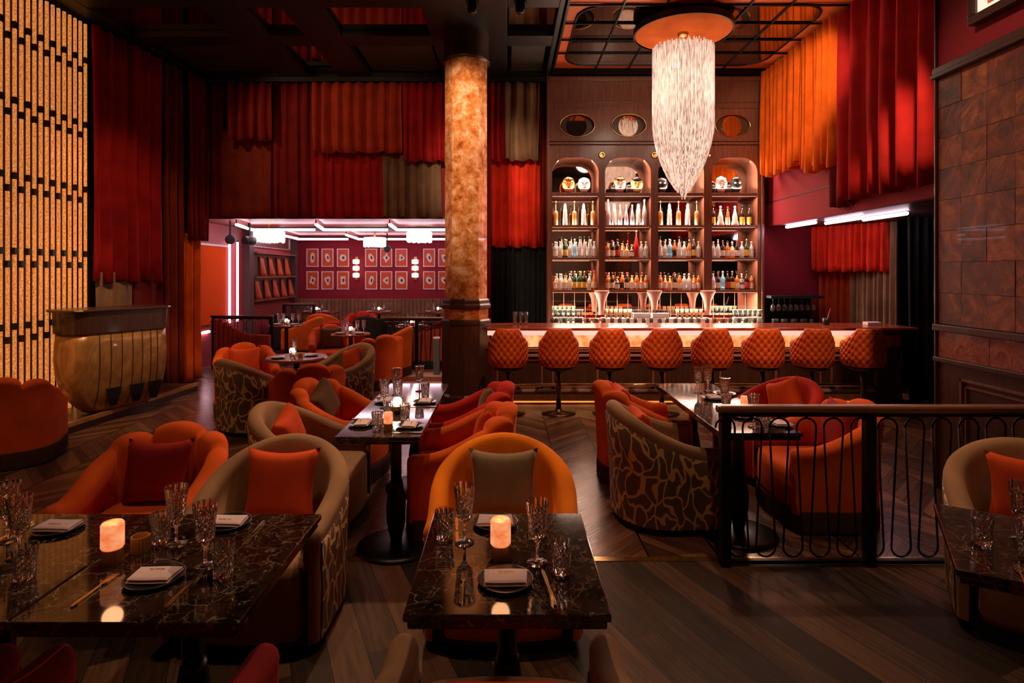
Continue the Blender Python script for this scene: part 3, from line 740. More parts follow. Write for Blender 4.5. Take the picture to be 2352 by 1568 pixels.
G_CLEAR = gl('bottle_clear', (.82, .80, .80), .55); G_AMBER = gl('bottle_amber', (.62, .19, .03), .4); G_GREEN = gl('bottle_green', (.03, .09, .04), .3)
G_DARK = gl('bottle_dark', (.03, .015, .012), .1); G_GOLD = plain('bottle_gold', (.95, .55, .22), .22, .5); G_WHITE = plain('bottle_white', (.88, .80, .76), .3, coat=.4)
G_SILV = plain('bottle_silver', (.70, .68, .78), .15, .4); G_RED = plain('bottle_red', (.75, .03, .03), .2); G_BLUE = gl('bottle_blue', (.45, .72, .85), .5)
G_COPPER = plain('bottle_copper', (.75, .22, .08), .25, .4)
L_CREAM = plain('label_cream', (.85, .74, .58), .6); L_WHITE = plain('label_white', (.9, .86, .82), .6); L_YEL = plain('label_yellow', (.85, .55, .08), .6); L_RED = plain('label_red', (.6, .05, .04), .6); L_BLK = plain('label_black', (.03, .02, .02), .5)
CAPG = plain('cap_gold', (.7, .45, .15), .3, .8); CAPB = plain('cap_black', (.02, .02, .02), .4); CAPR = plain('cap_red', (.6, .05, .03), .4); CAPW = plain('cap_white', (.8, .75, .7), .4)
BT = {}
def bt(key, *a): BT[key] = bottle_mesh('bottle', *a)
bt('gold flute', 'flute', G_GOLD, CAPG, None, .40, .036); bt('white ringed', 'rings', G_WHITE, CAPW, None, .36, .038)
bt('silver tall', 'tall', G_SILV, CAPW, None, .43, .044); bt('silver slim', 'tall', G_SILV, CAPW, None, .34, .035)
bt('white bell', 'bell', G_WHITE, CAPW, None, .32, .045); bt('rose', 'tall', G_COPPER, CAPR, L_CREAM, .31, .036); bt('black', 'std', G_DARK, CAPB, L_YEL, .33, .036)
bt('clear', 'std', G_CLEAR, CAPW, L_WHITE, .26, .036); bt('clear tall', 'tall', G_CLEAR, CAPB, L_WHITE, .34, .035); bt('amber', 'std', G_AMBER, CAPB, L_CREAM, .27, .037)
bt('amber squat', 'squat', G_AMBER, CAPG, L_CREAM, .22, .038); bt('green', 'std', G_GREEN, CAPG, L_YEL, .30, .036); bt('dark', 'std', G_DARK, CAPR, L_CREAM, .28, .036)
bt('dark squat', 'squat', G_DARK, CAPG, L_WHITE, .21, .038); bt('copper', 'squat', G_COPPER, CAPG, L_WHITE, .23, .036); bt('blue', 'std', G_BLUE, CAPW, None, .30, .038); bt('tall red', 'tall', G_RED, CAPR, None, .44, .040)
bt('red label', 'std', G_DARK, CAPB, L_RED, .30, .036); bt('yellow label', 'std', G_DARK, CAPG, L_YEL, .30, .037); bt('black label', 'std', G_AMBER, CAPG, L_BLK, .28, .036)
ARCH = ['the leftmost arch', 'the second arch from the left', 'the third arch from the left', 'the rightmost arch']
SHN = ['top', 'second', 'third', 'fourth']
NTH = ['first', 'second', 'third', 'fourth', 'fifth', 'sixth', 'seventh', 'eighth', 'ninth', 'tenth', 'eleventh', 'twelfth']
def put_bottle(key, x, y, z, i, s, nth=0, row='front'):
    o = bpy.data.objects.new('bottle', BT[key]); C.objects.link(o); o.location = (x, y, z); o.rotation_euler.z = random.random()*6
    lab = '%s bottle, %s in %s row, %s shelf, %s' % (key, NTH[nth], row, SHN[s], ('leftmost arch', 'second arch from left', 'third arch from left', 'rightmost arch')[i])
    tag(o, lab, 'bottle', 'bottles on the %s shelf of %s' % (SHN[s], ARCH[i]))
random.seed(11)
row2 = [['gold flute', 'white ringed', 'gold flute', 'white ringed', 'gold flute'], ['silver tall', 'white ringed', 'silver slim', 'silver slim', 'silver slim', 'white ringed', 'silver tall'],
        ['gold flute', 'white ringed', 'gold flute', 'white ringed', 'gold flute'], ['black', 'white bell', 'rose', 'white bell', 'black', 'black']]
for i, (a, b) in enumerate(NI):
    r = row2[i]
    for k, key in enumerate(r): put_bottle(key, a+.07+(b-a-.14)*k/(len(r)-1), YF+.14, SHZ[1]+.001, i, 1, k)
mix3 = [['clear', 'clear', 'green', 'clear', 'blue', 'clear tall', 'clear tall', 'clear tall', 'clear'], ['amber', 'dark', 'red label', 'copper', 'amber squat', 'dark squat', 'tall red', 'clear', 'clear'],
        ['clear tall', 'clear', 'blue', 'black label', 'clear tall', 'clear', 'amber', 'yellow label', 'clear'], ['clear', 'clear', 'dark', 'amber', 'amber squat', 'dark', 'clear', 'green', 'clear']]
mix4 = [['amber squat', 'clear', 'copper', 'clear', 'green', 'green', 'yellow label', 'clear', 'rose'], ['amber', 'dark', 'dark squat', 'black label', 'dark', 'copper', 'amber', 'copper', 'amber'],
        ['amber', 'copper', 'amber squat', 'dark', 'amber', 'clear', 'clear', 'copper', 'amber'], ['clear', 'dark', 'blue', 'red label', 'yellow label', 'amber', 'dark squat', 'red label', 'amber']]
for i, (a, b) in enumerate(NI):
    for s, mx_ in ((2, mix3), (3, mix4)):
        for k in range(9):
            x = a+.055+(b-a-.11)*k/8
            put_bottle(mx_[i][k], x, YF+.10, SHZ[s]+.001, i, s, k)
            if k < 8:
                put_bottle(mx_[i][(k*4+3) % 9 if mx_[i][(k*4+3) % 9] != 'tall red' else 0], x+.037, YF+.20, SHZ[s]+.001, i, s, k, 'rear')
# ornaments in the arches
def ornament(x, kind, mats, label, h=.19):
    t = thing('mask_ornament', label, 'ornament', (x, YF+.16, SHZ[0]+.001)); t.scale = (1.3,)*3
    def mod(a, z): return 1+.08*math.cos(2*a)
    MB().lathe([(.001, .02), (.035, .02), (.07, .08), (.078, .13), (.06, h-.01), (.02, h+.01), (.001, h+.012)], 16, sy=.6).build('head', mats[0], t, smooth=True)
    MB().cb((0, 0, .012), (.07, .06, .024)).build('plinth', BLACKP, t)
    m = MB()
    for sx in (-1, 1): m.lathe([(.001, 0), (.014, .004), (.016, .012), (.001, .02)], 8, (sx*.028, -.048, .12), sy=.5)
    m.build('eyes', mats[1], t)
    MB().cb((0, -.05, .10), (.014, .02, .04)).build('nose', mats[0], t)
    MB().cb((0, -.046, .068), (.04, .012, .012)).build('mouth', mats[1], t)
    if kind == 'hair': MB().lathe([(.066, h-.04), (.06, h), (.001, h+.03)], 14, sy=.7).build('crest', mats[2], t, smooth=True)
    return t
OC = plain('orn_orange', (.8, .22, .05), .3); OW = plain('orn_white', (.85, .78, .72), .3); OB = plain('orn_black', (.02, .02, .02), .3); OY = plain('orn_yellow', (.85, .6, .15), .3); OP = plain('orn_pink', (.85, .45, .4), .35)
ornament(.98, 'hair', (OC, OB, BRASS), 'orange face mask ornament in the leftmost arch')
ornament(1.23, '', (OW, OB), 'white oval mask ornament in the leftmost arch')
ornament(1.80, 'hair', (OP, OB, BRASS), 'pink face ornament with gold hair in the second arch from the left')
ornament(2.07, 'hair', (OY, OB, OB), 'yellow skull ornament with black top in the second arch from the left')
ornament(2.47, '', (OB, OW), 'black mask ornament in the third arch, behind the chandelier')
ornament(3.42, 'hair', (OP, OB, OW), 'pale pink mask ornament in the rightmost arch')
ornament(3.66, 'hair', (OB, OW, OB), 'black and white mask ornament in the rightmost arch')
for x, lb in ((1.70, 'second arch, left of the pink face'), (1.945, 'second arch, left of the yellow skull'), (3.29, 'rightmost arch, left of the pale pink mask'), (3.54, 'rightmost arch, between the two masks')):
    tag(MB().lathe([(.001, 0), (.04, 0), (.05, .03), (.05, .11), (.035, .145), (.001, .15)], 14, sy=.8).build('black_vase', OB, smooth=True, loc=(x, YF+.16, SHZ[0]+.001)), 'small black rounded vase in the '+lb, 'vase')
# cups and tools on the back counter
CUPG = plain('cup_mint', (.45, .72, .6), .3); CUPW = plain('cup_white', (.85, .8, .76), .3); CUPT = plain('cup_terracotta', (.75, .18, .07), .45); CUPN = plain('cup_navy', (.02, .03, .07), .4); BAMB = plain('bamboo', (.78, .55, .3), .5)
def cup(x, y, z, label, group, mats, s=1.0):
    t = thing('cup', label, 'cup', (x, y, z), 0, group)
    MB().lathe([(.001, 0), (.024*s, 0), (.026*s, .02*s), (.001, .02*s)], 12).build('foot', mats[0], t, smooth=True)
    MB().lathe([(.022*s, .02*s), (.034*s, .07*s), (.038*s, .10*s), (.034*s, .10*s), (.02*s, .03*s)], 12).build('bowl', mats[1], t, smooth=True)
    return t
for side, x0, nm in ((0, .72, 'left'), (1, 3.50, 'right')):
    c0 = None
    for k in range(6):
        for lv in range(2):
            lb = 'mint green tumbler, %s from the left in the %s %s row on the back counter' % (NTH[k], nm, ('lower', 'upper')[lv]); g = 'mint tumblers, %s side, %s' % (nm, ('lower', 'upper')[lv])
            loc = (x0+.035+k*.078, 9.0, .901+lv*.12)
            if c0 is None: c0 = cup(*loc, lb, g, (CUPN, CUPG), 1.0)
            else: dup(c0, loc, 0, lb, g)
for side, x0, nm in ((0, 1.21, 'left'), (1, 3.17, 'right')):
    c0 = None
    for k in range(5):
        lb = 'terracotta cup, %s from the left in the %s row on the back counter' % (NTH[k], nm); loc = (x0+k*.066-.01, 8.93, .901+.0)
        loc = (loc[0], 8.90, .901)
        if c0 is None: c0 = cup(*loc, lb, 'terracotta cups, '+nm, (CUPN, CUPT), .95)
        else: dup(c0, loc, 0, lb, 'terracotta cups, '+nm)
bb0 = None
for k in range(12):
    lb = 'bamboo beaker, %s from the left on the back counter tray' % NTH[k]
    x = 1.56+k*.075 if k < 6 else 2.68+(k-6)*.075
    if bb0 is None:
        bb0 = tag(MB().lathe([(.001, 0), (.02, 0), (.030, .14), (.025, .14), (.016, .02), (.001, .02)], 10).build('beaker', BAMB, smooth=True), lb, 'beaker', 'bamboo beakers on the tray'); bb0.location = (x, 9.12, .981)
    else:
        o = bb0.copy(); C.objects.link(o); o.location = (x, 9.12, .981); o['label'] = lb; pass
for k, x in enumerate((2.10, 2.40)):
    t = thing('bar_tool_tray', 'steel tray of bar tools, %s of the middle corbel' % ('left', 'right')[k], 'tray', (x, 9.1, .981))
    bx('tray', plain('tray_white', (.85, .8, .76), .3) if 'tray_white' not in MATS else MATS['tray_white'], -.13, .13, -.07, .07, 0, .08, t, .004)
    m = MB()
    for q in range(9): m.lathe([(.008, .08), (.011, .12), (.001, .13)], 8, (-.11+q*.027, -.02, 0))
    m.build('tool_handles', BLACKP, t)
hb = None
def tumbler_prof(h=.095, r=.036):
    return [(.001, 0), (r*.78, 0), (r*.84, .006), (r*.86, h*.6), (r, h), (r*.93, h), (r*.78, h*.6), (r*.74, .018), (.001, .018)]
def cutmod(a, z): return 1+.035*math.cos(12*a)
barglass = MB().lathe([(.001, 0), (.03, 0), (.034, .10), (.030, .10), (.026, .012), (.001, .012)], 10)
bg = tag(barglass.build('bar_glass', GLASS, smooth=True, loc=(1.0, 8.80, .901)), 'small clear glass in the front row on the back counter', 'glass', 'front row of bar glasses on the back counter')
for k in range(26):
    x = .75+k*.12
    o = bg.copy(); C.objects.link(o); o.location = (x if abs(x-1.0) > .06 else 1.06, 8.78 if k % 2 else 8.81, .901)
    o['label'] = 'small clear glass, %s in the front row on the back counter' % (NTH[k+1]+' from the left' if k < 11 else NTH[25-k]+' from the right' if k > 13 else ('just left of the middle', 'in the middle', 'just right of the middle')[k-11])
bg['label'] = 'small clear glass at the left end of the front row on the back counter'
bg.location = (.69, 8.80, .901)
# glass bucket trio at left end of the bar, glassware and rack to the right
for k, x in enumerate((1183, 1196, 1208)):
    q = P(x, 0, 7.72)
    tag(MB().lathe([(.001, 0), (.024, 0), (.03, .17), (.026, .17), (.02, .02), (.001, .02)], 14).build('highball_glass', GLASS, smooth=True, loc=(q[0], 7.75, 1.001)), 'tall clear highball glass on the left end of the bar top, %s of three' % ('left', 'middle', 'right')[k], 'glass', 'three highball glasses on the bar')
rk = thing('glass_rack', 'dark hanging stemware rack right of the bottle shelves', 'rack', (4.45, 9.0, 0))
MB().box(-.40, .42, -.12, .36, 1.30, 1.34).build('rack_frame', BLACKP, rk)
MB().box(-.40, .42, .30, .36, 0, 1.30).build('rack_back', BLACKP, rk)
MB().box(-.43, .42, -.2, .30, 0, .88).build('rack_cabinet', WOODD, rk)
wg = None
for k in range(8):
    lb = 'wine glass hanging upside down from the dark rack, %s from the left' % NTH[k]
    if wg is None:
        wg = tag(MB().lathe([(.001, 0), (.03, 0), (.004, -.01), (.004, -.09), (.03, -.12), (.036, -.17), (.03, -.20), (.027, -.20), (.033, -.17), (.001, -.11)], 12).build('wine_glass', GLASS, smooth=True), lb, 'wine glass', 'hanging wine glasses'); wg.location = (4.12+k*.09, 8.98, 1.299)
    else:
        o = wg.copy(); C.objects.link(o); o.location = (4.12+k*.09, 8.98, 1.299); o['label'] = lb
for k in range(9):
    o = bg.copy(); C.objects.link(o); o.location = (4.10+k*.072, 8.9+.06*(k % 2), .881); o['label'] = 'clear glass below the hanging stemware rack, %s from the left' % NTH[k]; o['group'] = 'glasses under the stemware rack'
nb = tag(MB().cb((0, 0, .02), (.18, .12, .04)).build('napkin_stack', NAPKIN, bevel=.006, loc=(4.85, 7.7, 1.0)), 'stack of pale napkins on the right part of the bar top', 'napkins')
tag(MB().lathe([(.001, 0), (.04, 0), (.045, .09), (.04, .09), (.001, .01)], 14).build('straw_cup', plain('cup_black', (.02, .02, .02), .3), smooth=True, loc=(4.25, 7.72, 1.0)), 'black cup holding a straw on the right part of the bar top', 'cup')
tag(MB().tube([(4.25, 7.72, 1.012), (4.31, 7.72, 1.22)], .005, 6).build('straw', plain('straw_rose', (.8, .5, .4), .5)), 'thin rose straw leaning in the black cup on the bar', 'straw')

# ---------------------------------------------------------------- chandelier and disc
ch = thing('chandelier', 'large tapering crystal strand chandelier hanging in front of the bar shelves', 'chandelier', (2.21, 7.28, 0))
MB().lathe([(.001, 4.70), (.58, 4.70), (.60, 4.715), (.60, 4.76), (.001, 4.76)], 48).build('ceiling_disc', velvet('disc_velvet', (.50, .10, .015), sheen=.1), ch, smooth=False)
MB().lathe([(.595, 4.69), (.61, 4.69), (.61, 4.77), (.595, 4.77)], 48, cap=False).build('disc_rim', BLACKM, ch)
MB().lathe([(.001, 4.64), (.05, 4.65), (.065, 4.68), (.07, 4.70)], 20).build('canopy', BRASS, ch, smooth=True)
MB().lathe([(.03, 4.76), (.03, 4.85)], 12).build('stem', BLACKM, ch)
m = MB()
for k in range(4):
    a = k*PI/2+.4; m.tube([(.02*math.cos(a), .02*math.sin(a), 4.65), (.2*math.cos(a), .2*math.sin(a), 4.50)], .003, 5)
m.build('cable', BRASS, ch)
random.seed(5); m = MB()
def env(z):
    t_ = min(1, max(0, (3.55-z)/.90)); return .37*(1-t_**1.6)**.75
for (rr, cnt) in ((.37, 150), (.30, 50), (.23, 36), (.15, 26), (.08, 14)):
    for k in range(cnt):
        a = 2*PI*k/cnt+random.random()*.04
        zt_ = 4.50+random.uniform(-.03, .03)
        zb = random.uniform(2.70, 3.6) if rr > .35 else {.30: 3.1, .23: 2.92, .15: 2.78, .08: 2.68}[rr]+random.uniform(-.08, .08)
        pts = []
        for q in range(11):
            zz = zt_+(zb-zt_)*q/10; r_ = max(.02, min(rr, env(zz)))
            pts.append((r_*math.cos(a), r_*math.sin(a), zz))
        m.tube(pts, .0078, 5)
st = m.build('crystal_strands', STRAND, ch, smooth=True); st['kind'] = 'stuff'
for k in range(6):
    a = k*PI/3; MB().lathe([(.001, -.03), (.028, -.015), (.03, .01), (.001, .035)], 10, (.31*math.cos(a), .31*math.sin(a), 4.08 if k % 2 else 4.2)).build('bulb', BULB, ch, smooth=True)
for k in range(4):
    light('POINT', 'chandelier_glow', (2.21+.75*math.cos(k*PI/2+.7), 7.28+.75*math.sin(k*PI/2+.7), 4.0), 8, (1, .76, .58), size=.2)
light('POINT', 'chandelier_glow', (2.21, 7.28, 4.15), 9, (1, .78, .6), size=.12)

# track spots under the ceiling
for k, px in enumerate((1085, 1195)):
    q = P(px, 12, 6.3)
    t = thing('track_spotlight', 'black ceiling track spotlight %s the golden column' % ('above', 'right of'), 'spotlight', (q[0], 6.3, 0)) if False else thing('track_spotlight', ('black track spotlight under the ceiling above the golden column', 'black track spotlight under the ceiling, right of the column')[k], 'spotlight', (q[0], 6.3, 0))
    MB().lathe([(.045, 4.52), (.055, 4.56), (.05, 4.70), (.02, 4.73)], 14).build('lamp_head', BLACKM, t, smooth=True)
    MB().lathe([(.012, 4.73), (.012, 5.0)], 8).build('stem', BLACKM, t)
    MB().tube([(.07*math.cos(a_), 0, 4.62+.07*math.sin(a_)) for a_ in [PI*j/8 for j in range(9)]], .006, 5).build('yoke', GREYP, t)

# ---------------------------------------------------------------- chairs
def upath(hw, hd, arm, n):
    pts = []; M_ = 400; raw = []
    for i in range(M_+1):
        raw.append((-hw+.0*i, arm*(1-i/M_)))
    for i in range(1, M_+1):
        a = PI*i/M_; c = -math.cos(a); s_ = math.sin(a); e = .86
        raw.append((hw*(abs(c)**e)*(1 if c > 0 else -1), -hd*abs(s_)**e))
    for i in range(1, M_+1): raw.append((hw, arm*i/M_))
    cum = [0]
    for p, q in zip(raw, raw[1:]): cum.append(cum[-1]+math.hypot(q[0]-p[0], q[1]-p[1]))
    T = cum[-1]; j = 0
    for i in range(n+1):
        s_ = T*i/n
        while j < len(cum)-2 and cum[j+1] < s_: j += 1
        f = (s_-cum[j])/max(1e-9, cum[j+1]-cum[j]); x = raw[j][0]+(raw[j+1][0]-raw[j][0])*f; y = raw[j][1]+(raw[j+1][1]-raw[j][1])*f
        pts.append([x, y, -1+2*i/n, s_])
    out = []
    for i, (x, y, u, s_) in enumerate(pts):
        a, b = pts[max(0, i-2)], pts[min(n, i+2)]; tx, ty = b[0]-a[0], b[1]-a[1]; l = math.hypot(tx, ty); out.append((x, y, ty/l*-1 if False else -ty/l*-1, 0, u, s_, tx/l, ty/l))
    return [(x, y, t_y*-1*-1, -t_x, u, s_) for (x, y, _, _, u, s_, t_x, t_y) in out]
HB = .80
def h_scallop(u):
    a = abs(u)
    if a < .175: return .735+.070*math.sqrt(max(0, 1-(a/.178)**2))
    if a < .42: return .700+.062*math.sqrt(max(0, 1-((a-.295)/.126)**2))
    s_ = min(1, (a-.42)/.52); return .545+.155*(1-s_)**2*(1+1.0*s_)
def h_barrel(u):
    a = abs(u); return .56+.24*(.5+.5*math.cos(PI*min(1, a/.92)))
def puff(u, kind):
    if kind != 'scallop': return 0
    a = abs(u)
    if a < .175: return .034*math.sqrt(max(0, 1-(a/.178)**2))
    if a < .42: return .032*math.sqrt(max(0, 1-((a-.295)/.126)**2))
    return .018*min(1, (a-.42)/.05)
def make_chair(name, label, kind, mat, outer=None, base='fringe', seatmat=None, group=None, hw=.315, hd=.30, arm=.29, t_=.085, seg=112):
    T = thing(name, label, 'chair', group=group)
    hf = h_scallop if kind == 'scallop' else h_barrel
    pts = upath(hw, hd, arm, seg)
    st = [(pts[0][0], pts[0][1]+t_*.5*k1, *pts[0][2:], f) for k1, f in ((1, .02), (.87, .5), (.5, .87))]
    st += [(*p, 1.0) for p in pts]
    st += [(pts[-1][0], pts[-1][1]+t_*.5*k1, *pts[-1][2:], f) for k1, f in ((.5, .87), (.87, .5), (1, .02))]
    rows = []; z0 = .13 if base == 'fringe' else .05
    for (x, y, nx, ny, u, s_, f) in st:
        h = hf(u); p = puff(u, kind); hh = h-(1-f)*.035; r = t_/2
        lean = .035*max(0, 1-abs(u)/.8)
        prof = [(r*f, z0), (r*f+.004, .30), (r*f+lean*.6, hh*.7), (r*f*1.05+lean, hh-r*1.4)]
        for k in range(7):
            a = PI*k/6; prof.append((math.cos(a)*(r*1.12*f+p*.6)+lean-p*.5, hh-r+math.sin(a)*r*1.0))
        prof += [(-(r*1.1*f)-p*1.3+lean*.8, hh-r*1.5), (-(r*f)*1.15-p*1.2, hh*.45+.25*.55), (-(r*f)*1.35-p*.4, .43), (-(r*f)*1.3, .38)]
        rows.append([(x+nx*o, y+ny*o, z) for o, z in prof])
    m = MB().grid(rows); k = len(rows[0]); nn = len(rows); m.f += [tuple(range(k)), tuple(range((nn-1)*k, nn*k))]
    m.build('backrest', mat, T, smooth=True)
    # seat
    inn = [(x-nx*t_*.55, y-ny*t_*.55) for (x, y, nx, ny, u, s_) in pts[::4]]
    fl, frt = inn[0], inn[-1]; yf = arm+.02
    poly = inn+[(frt[0], yf)]+[(frt[0]*math.cos(a), yf+.05*math.sin(a)) for a in [PI*k/10 for k in range(1, 10)]]+[(fl[0], yf)]
    def ring(k, z): 
        cy = .0; return [(x*k, cy+(y-cy)*k, z) for x, y in poly]
    m = MB().grid([ring(.985, z0+.01), ring(1, z0+.04), ring(1, .34), ring(.985, .38), ring(.93, .40), ring(.80, .408)], closed=True); q = len(poly)
    m.f += [tuple(range(q)), tuple(range(5*q, 6*q))]
    m.build('seat', seatmat or mat, T, smooth=True)
    # base: fringe skirt or plinth
    if base == 'fringe':
        rows = []; P2 = upath(hw, hd, arm, 220)
        loop = [(x+nx*(t_*.52), y+ny*(t_*.52)) for (x, y, nx, ny, u, s_) in P2]+[(frt[0]+.03, yf+.01)]+[(frt[0]*math.cos(a)*1.02, yf+.058*math.sin(a)) for a in [PI*k/60 for k in range(1, 60)]]+[(fl[0]-.03, yf+.01)]
        for j, z in enumerate((.152, .145, .09, .012)):
            r = []
            for i, (x, y) in enumerate(loop):
                e = 1+(.010 if i % 2 else -.004)*(j > 1)+.004*(j == 1); r.append((x*e, y*e, z))
            rows.append(r)
        MB().grid(rows, closed=True).build('fringe', FRINGE, T)
        MB().prism([(x*.9, y*.9) for x, y in loop[::4]], .0, .15, 'z').build('base', BLACKP, T)
    else:
        loop = [(x-nx*.0, y-ny*.0) for (x, y, nx, ny, u, s_) in pts[::3]]+[(frt[0]*math.cos(a), yf+.03*math.sin(a)) for a in [PI*k/8 for k in range(1, 8)]]
        MB().prism(loop, .0, .06, 'z').build('base', BLACKP, T)
    if outer:
        rows = []; uv = []
        for (x, y, nx, ny, u, s_) in pts:
            h = hf(u)-.075; r = t_/2; lean = .035*max(0, 1-abs(u)/.8); pr = [(r+.004, z0), (r+.010, .30*h/.7), (r+lean*.6+.008, h*.75), (r*1.05+lean+.006, h-.004), (r*1.05+lean, h)]
            rows.append([(x+nx*o, y+ny*o, z) for o, z in pr]); uv.append([(s_, z) for o, z in pr])
        MB().grid(rows, uvs=uv).build('outer_panel', outer, T, smooth=True, fixn=False)
    return T
proto = {}
def chair(key, x, y, fx, fy, label, group=None):
    kind, mat, outer, base = {'so': ('scallop', V_ORANGE, None, 'fringe'), 'sr': ('scallop', V_RED, None, 'fringe'), 'bt': ('barrel', V_TAN, LATTICE, 'plinth'),
        'ba': ('barrel', V_AMBER, V_ORANGE, 'plinth'), 'br': ('barrel', V_RED, None, 'plinth'), 'bo': ('barrel', V_ORANGE2, None, 'fringe'), 'bw': ('barrel', V_WINE, None, 'plinth'), 'bd': ('barrel', V_DGREEN, None, 'plinth')}[key]
    nm = 'scalloped_armchair' if kind == 'scallop' else 'barrel_armchair'
    if key not in proto:
        proto[key] = make_chair(nm, label, kind, mat, outer, base, group=group); o = proto[key]; o.location = (x, y, 0); o.rotation_euler.z = face(fx, fy)
    else: o = dup(proto[key], (x, y, 0), face(fx, fy), label, group)
    return o
chair('so', -4.47, 5.22, -.45, .9, 'orange scalloped armchair seen from behind at the far left, brown fringe')
chair('so', -1.95, 3.16, .05, -1, 'orange scalloped armchair behind the front left table, holding a dark red cushion')
chair('bt', -1.19, 2.90, -.02, -1, 'tan barrel armchair with patterned side at the right end of the front left table')
chair('ba', -.02, 2.92, 0, -1, 'amber barrel armchair facing us behind the front centre table')
chair('bt', -.01, 1.53, 0, 1, 'tan barrel armchair in front of the front centre table, only its arms in view')
chair('bw', -1.06, 1.48, 0, 1, 'dark red armchair below the front left table, right one of the two')
chair('bw', -1.86, 1.48, 0, 1, 'dark red armchair at the bottom left corner, left one of the two')
chair('bt', -1.36, 3.98, 1, -.05, 'tan barrel armchair with orange cushion left of the long middle table')
chair('so', -1.40, 4.84, .96, -.22, 'orange scalloped armchair with brown cushion left of the long middle table')
chair('so', -.31, 3.98, -1, -.03, 'orange scalloped armchair right of the long middle table, nearest on that side')
chair('sr', -.32, 4.75, -1, -.03, 'red scalloped armchair right of the long middle table, behind the orange one')
chair('bt', 1.08, 4.06, 1, .05, 'tan barrel armchair with gold lattice pattern left of the table behind the railing')
chair('so', 1.10, 4.82, 1, .04, 'orange scalloped armchair behind the lattice patterned tan one near the bar stools')
chair('so', 2.20, 4.09, -1, .03, 'orange scalloped armchair with fringe right behind the black railing')
chair('br', 2.22, 4.86, -.9, -.35, 'red barrel armchair behind the fringed orange one, orange cushion inside')
chair('bt', 2.62, 2.86, -.5, -.85, 'tan barrel armchair at the right picture edge behind the corner table')
chair('ba', 1.78, 1.33, .40, .92, 'amber brown armchair at the bottom right corner below the corner table')
chair('bt', -2.76, 6.30, .55, .84, 'tan patterned barrel armchair by the round table, seen from its back left')
chair('so', -3.22, 7.15, .5, -.86, 'orange scalloped armchair with orange cushion behind the round table')
chair('so', -2.06, 5.98, -.45, .89, 'orange scalloped armchair seen from behind, right front of the round table')
chair('bt', -2.03, 7.15, -.62, -.78, 'tan barrel armchair with orange cushion at the far right of the round table')
chair('so', -1.93, 8.60, -.55, .83, 'orange scalloped armchair with brown fringe seen from behind near the back opening')
chair('bo', -1.95, 9.62, -.9, .2, 'amber barrel armchair half hidden behind the fringed orange one near the column')
chair('so', -2.95, 9.72, .3, -.95, 'orange scalloped armchair facing us in the back opening, with brown cushion')
chair('sr', -3.12, 10.9, .1, 1, 'dark red scalloped armchair seen from behind in the back hall')
chair('bo', -4.15, 11.9, -.95, .3, 'amber barrel armchair turned to the left inside the back hall')
chair('sr', -3.34, 13.1, .0, -1, 'red armchair facing us in front of the back hall banquette')
chair('bd', -2.88, 12.25, .1, 1, 'dark green barrel armchair seen from behind in the back hall')
chair('bd', -4.92, 12.95, .1, 1, 'dark barrel armchair seen from behind at the left of the back hall')
chair('bo', -4.12, 13.02, 0, 1, 'amber armchair at the left banquette table in the back hall')

# cushions
def cushion(x, y, z, rz, tilt, mat, label, s=.40, th=.13, roll=0):
    n = 14; rows = []; 
    for side in (1, -1):
        rr = []
        for i in range(n+1):
            r = []
            for j in range(n+1):
                u, v = -1+2*i/n, -1+2*j/n
                f = max(0, (1-u**4)*(1-v**4))**.5
                pinch = 1-.16*(1-abs(u)**2)*abs(v)**3
                pinch2 = 1-.14*(1-abs(v)**2)*abs(u)**3
                r.append((u*s/2*pinch2, side*th/2*f, v*s/2*pinch))
            rr.append(r)
        rows.append(rr)
    m = MB().grid(rows[0]).grid(rows[1]); o = m.build('cushion', mat, smooth=True)
    import bmesh
    bm = bmesh.new(); bm.from_mesh(o.data); bmesh.ops.remove_doubles(bm, verts=bm.verts, dist=1e-4); bmesh.ops.recalc_face_normals(bm, faces=bm.faces); bm.to_mesh(o.data); bm.free()
    tag(o, label, 'cushion'); o.rotation_mode = 'QUATERNION'
    o.rotation_quaternion = (Matrix.Rotation(rz, 3, 'Z') @ Matrix.Rotation(tilt, 3, 'X') @ Matrix.Rotation(roll, 3, 'Y')).to_quaternion(); o.location = (x, y, z)
    return o
def cush(cx, cy, fx, fy, mat, label, s=.38, back=.14, z=.585, tilt=.22, roll=0, side=0):
    l = math.hypot(fx, fy); fx, fy = fx/l, fy/l
    return cushion(cx-fx*back-fy*side, cy-fy*back+fx*side, z, face(fx, fy), tilt, mat, label, s, roll=roll)
cush(-1.95, 3.16, .05, -1, PILLOW_RED, 'dark red cushion in the orange scalloped armchair behind the front left table', s=.37, z=.57, back=.12, side=-.02)
cush(-1.19, 2.90, -.02, -1, PILLOW_OR, 'orange cushion in the tan armchair behind the front left table', s=.39, z=.58)
cush(-.02, 2.92, 0, -1, PILLOW_TAN, 'taupe cushion in the amber armchair behind the front centre table', s=.37, z=.58)
cush(-.01, 1.53, 0, 1, PILLOW_OR, 'orange cushion in the tan armchair at the bottom edge', s=.36, z=.50, back=.05)
cush(-1.36, 3.98, 1, -.05, PILLOW_OR, 'orange cushion standing on its corner in the tan chair left of the middle table', s=.32, z=.60, roll=.35)
cush(-1.40, 4.84, .96, -.22, V_BROWN, 'dark brown cushion in the orange chair left of the middle table', s=.34, z=.60, roll=.5)
cush(-.31, 3.98, -1, -.03, PILLOW_OR, 'red orange cushion in the near orange chair right of the middle table', s=.34, z=.575, roll=.3)
cush(-.32, 4.75, -1, -.03, PILLOW_TAN, 'pale taupe cushion in the red chair right of the middle table', s=.34, z=.575, roll=.3)
cush(1.08, 4.06, 1, .05, PILLOW_OR, 'orange cushion in the lattice patterned tan chair behind the railing', s=.36, z=.575)
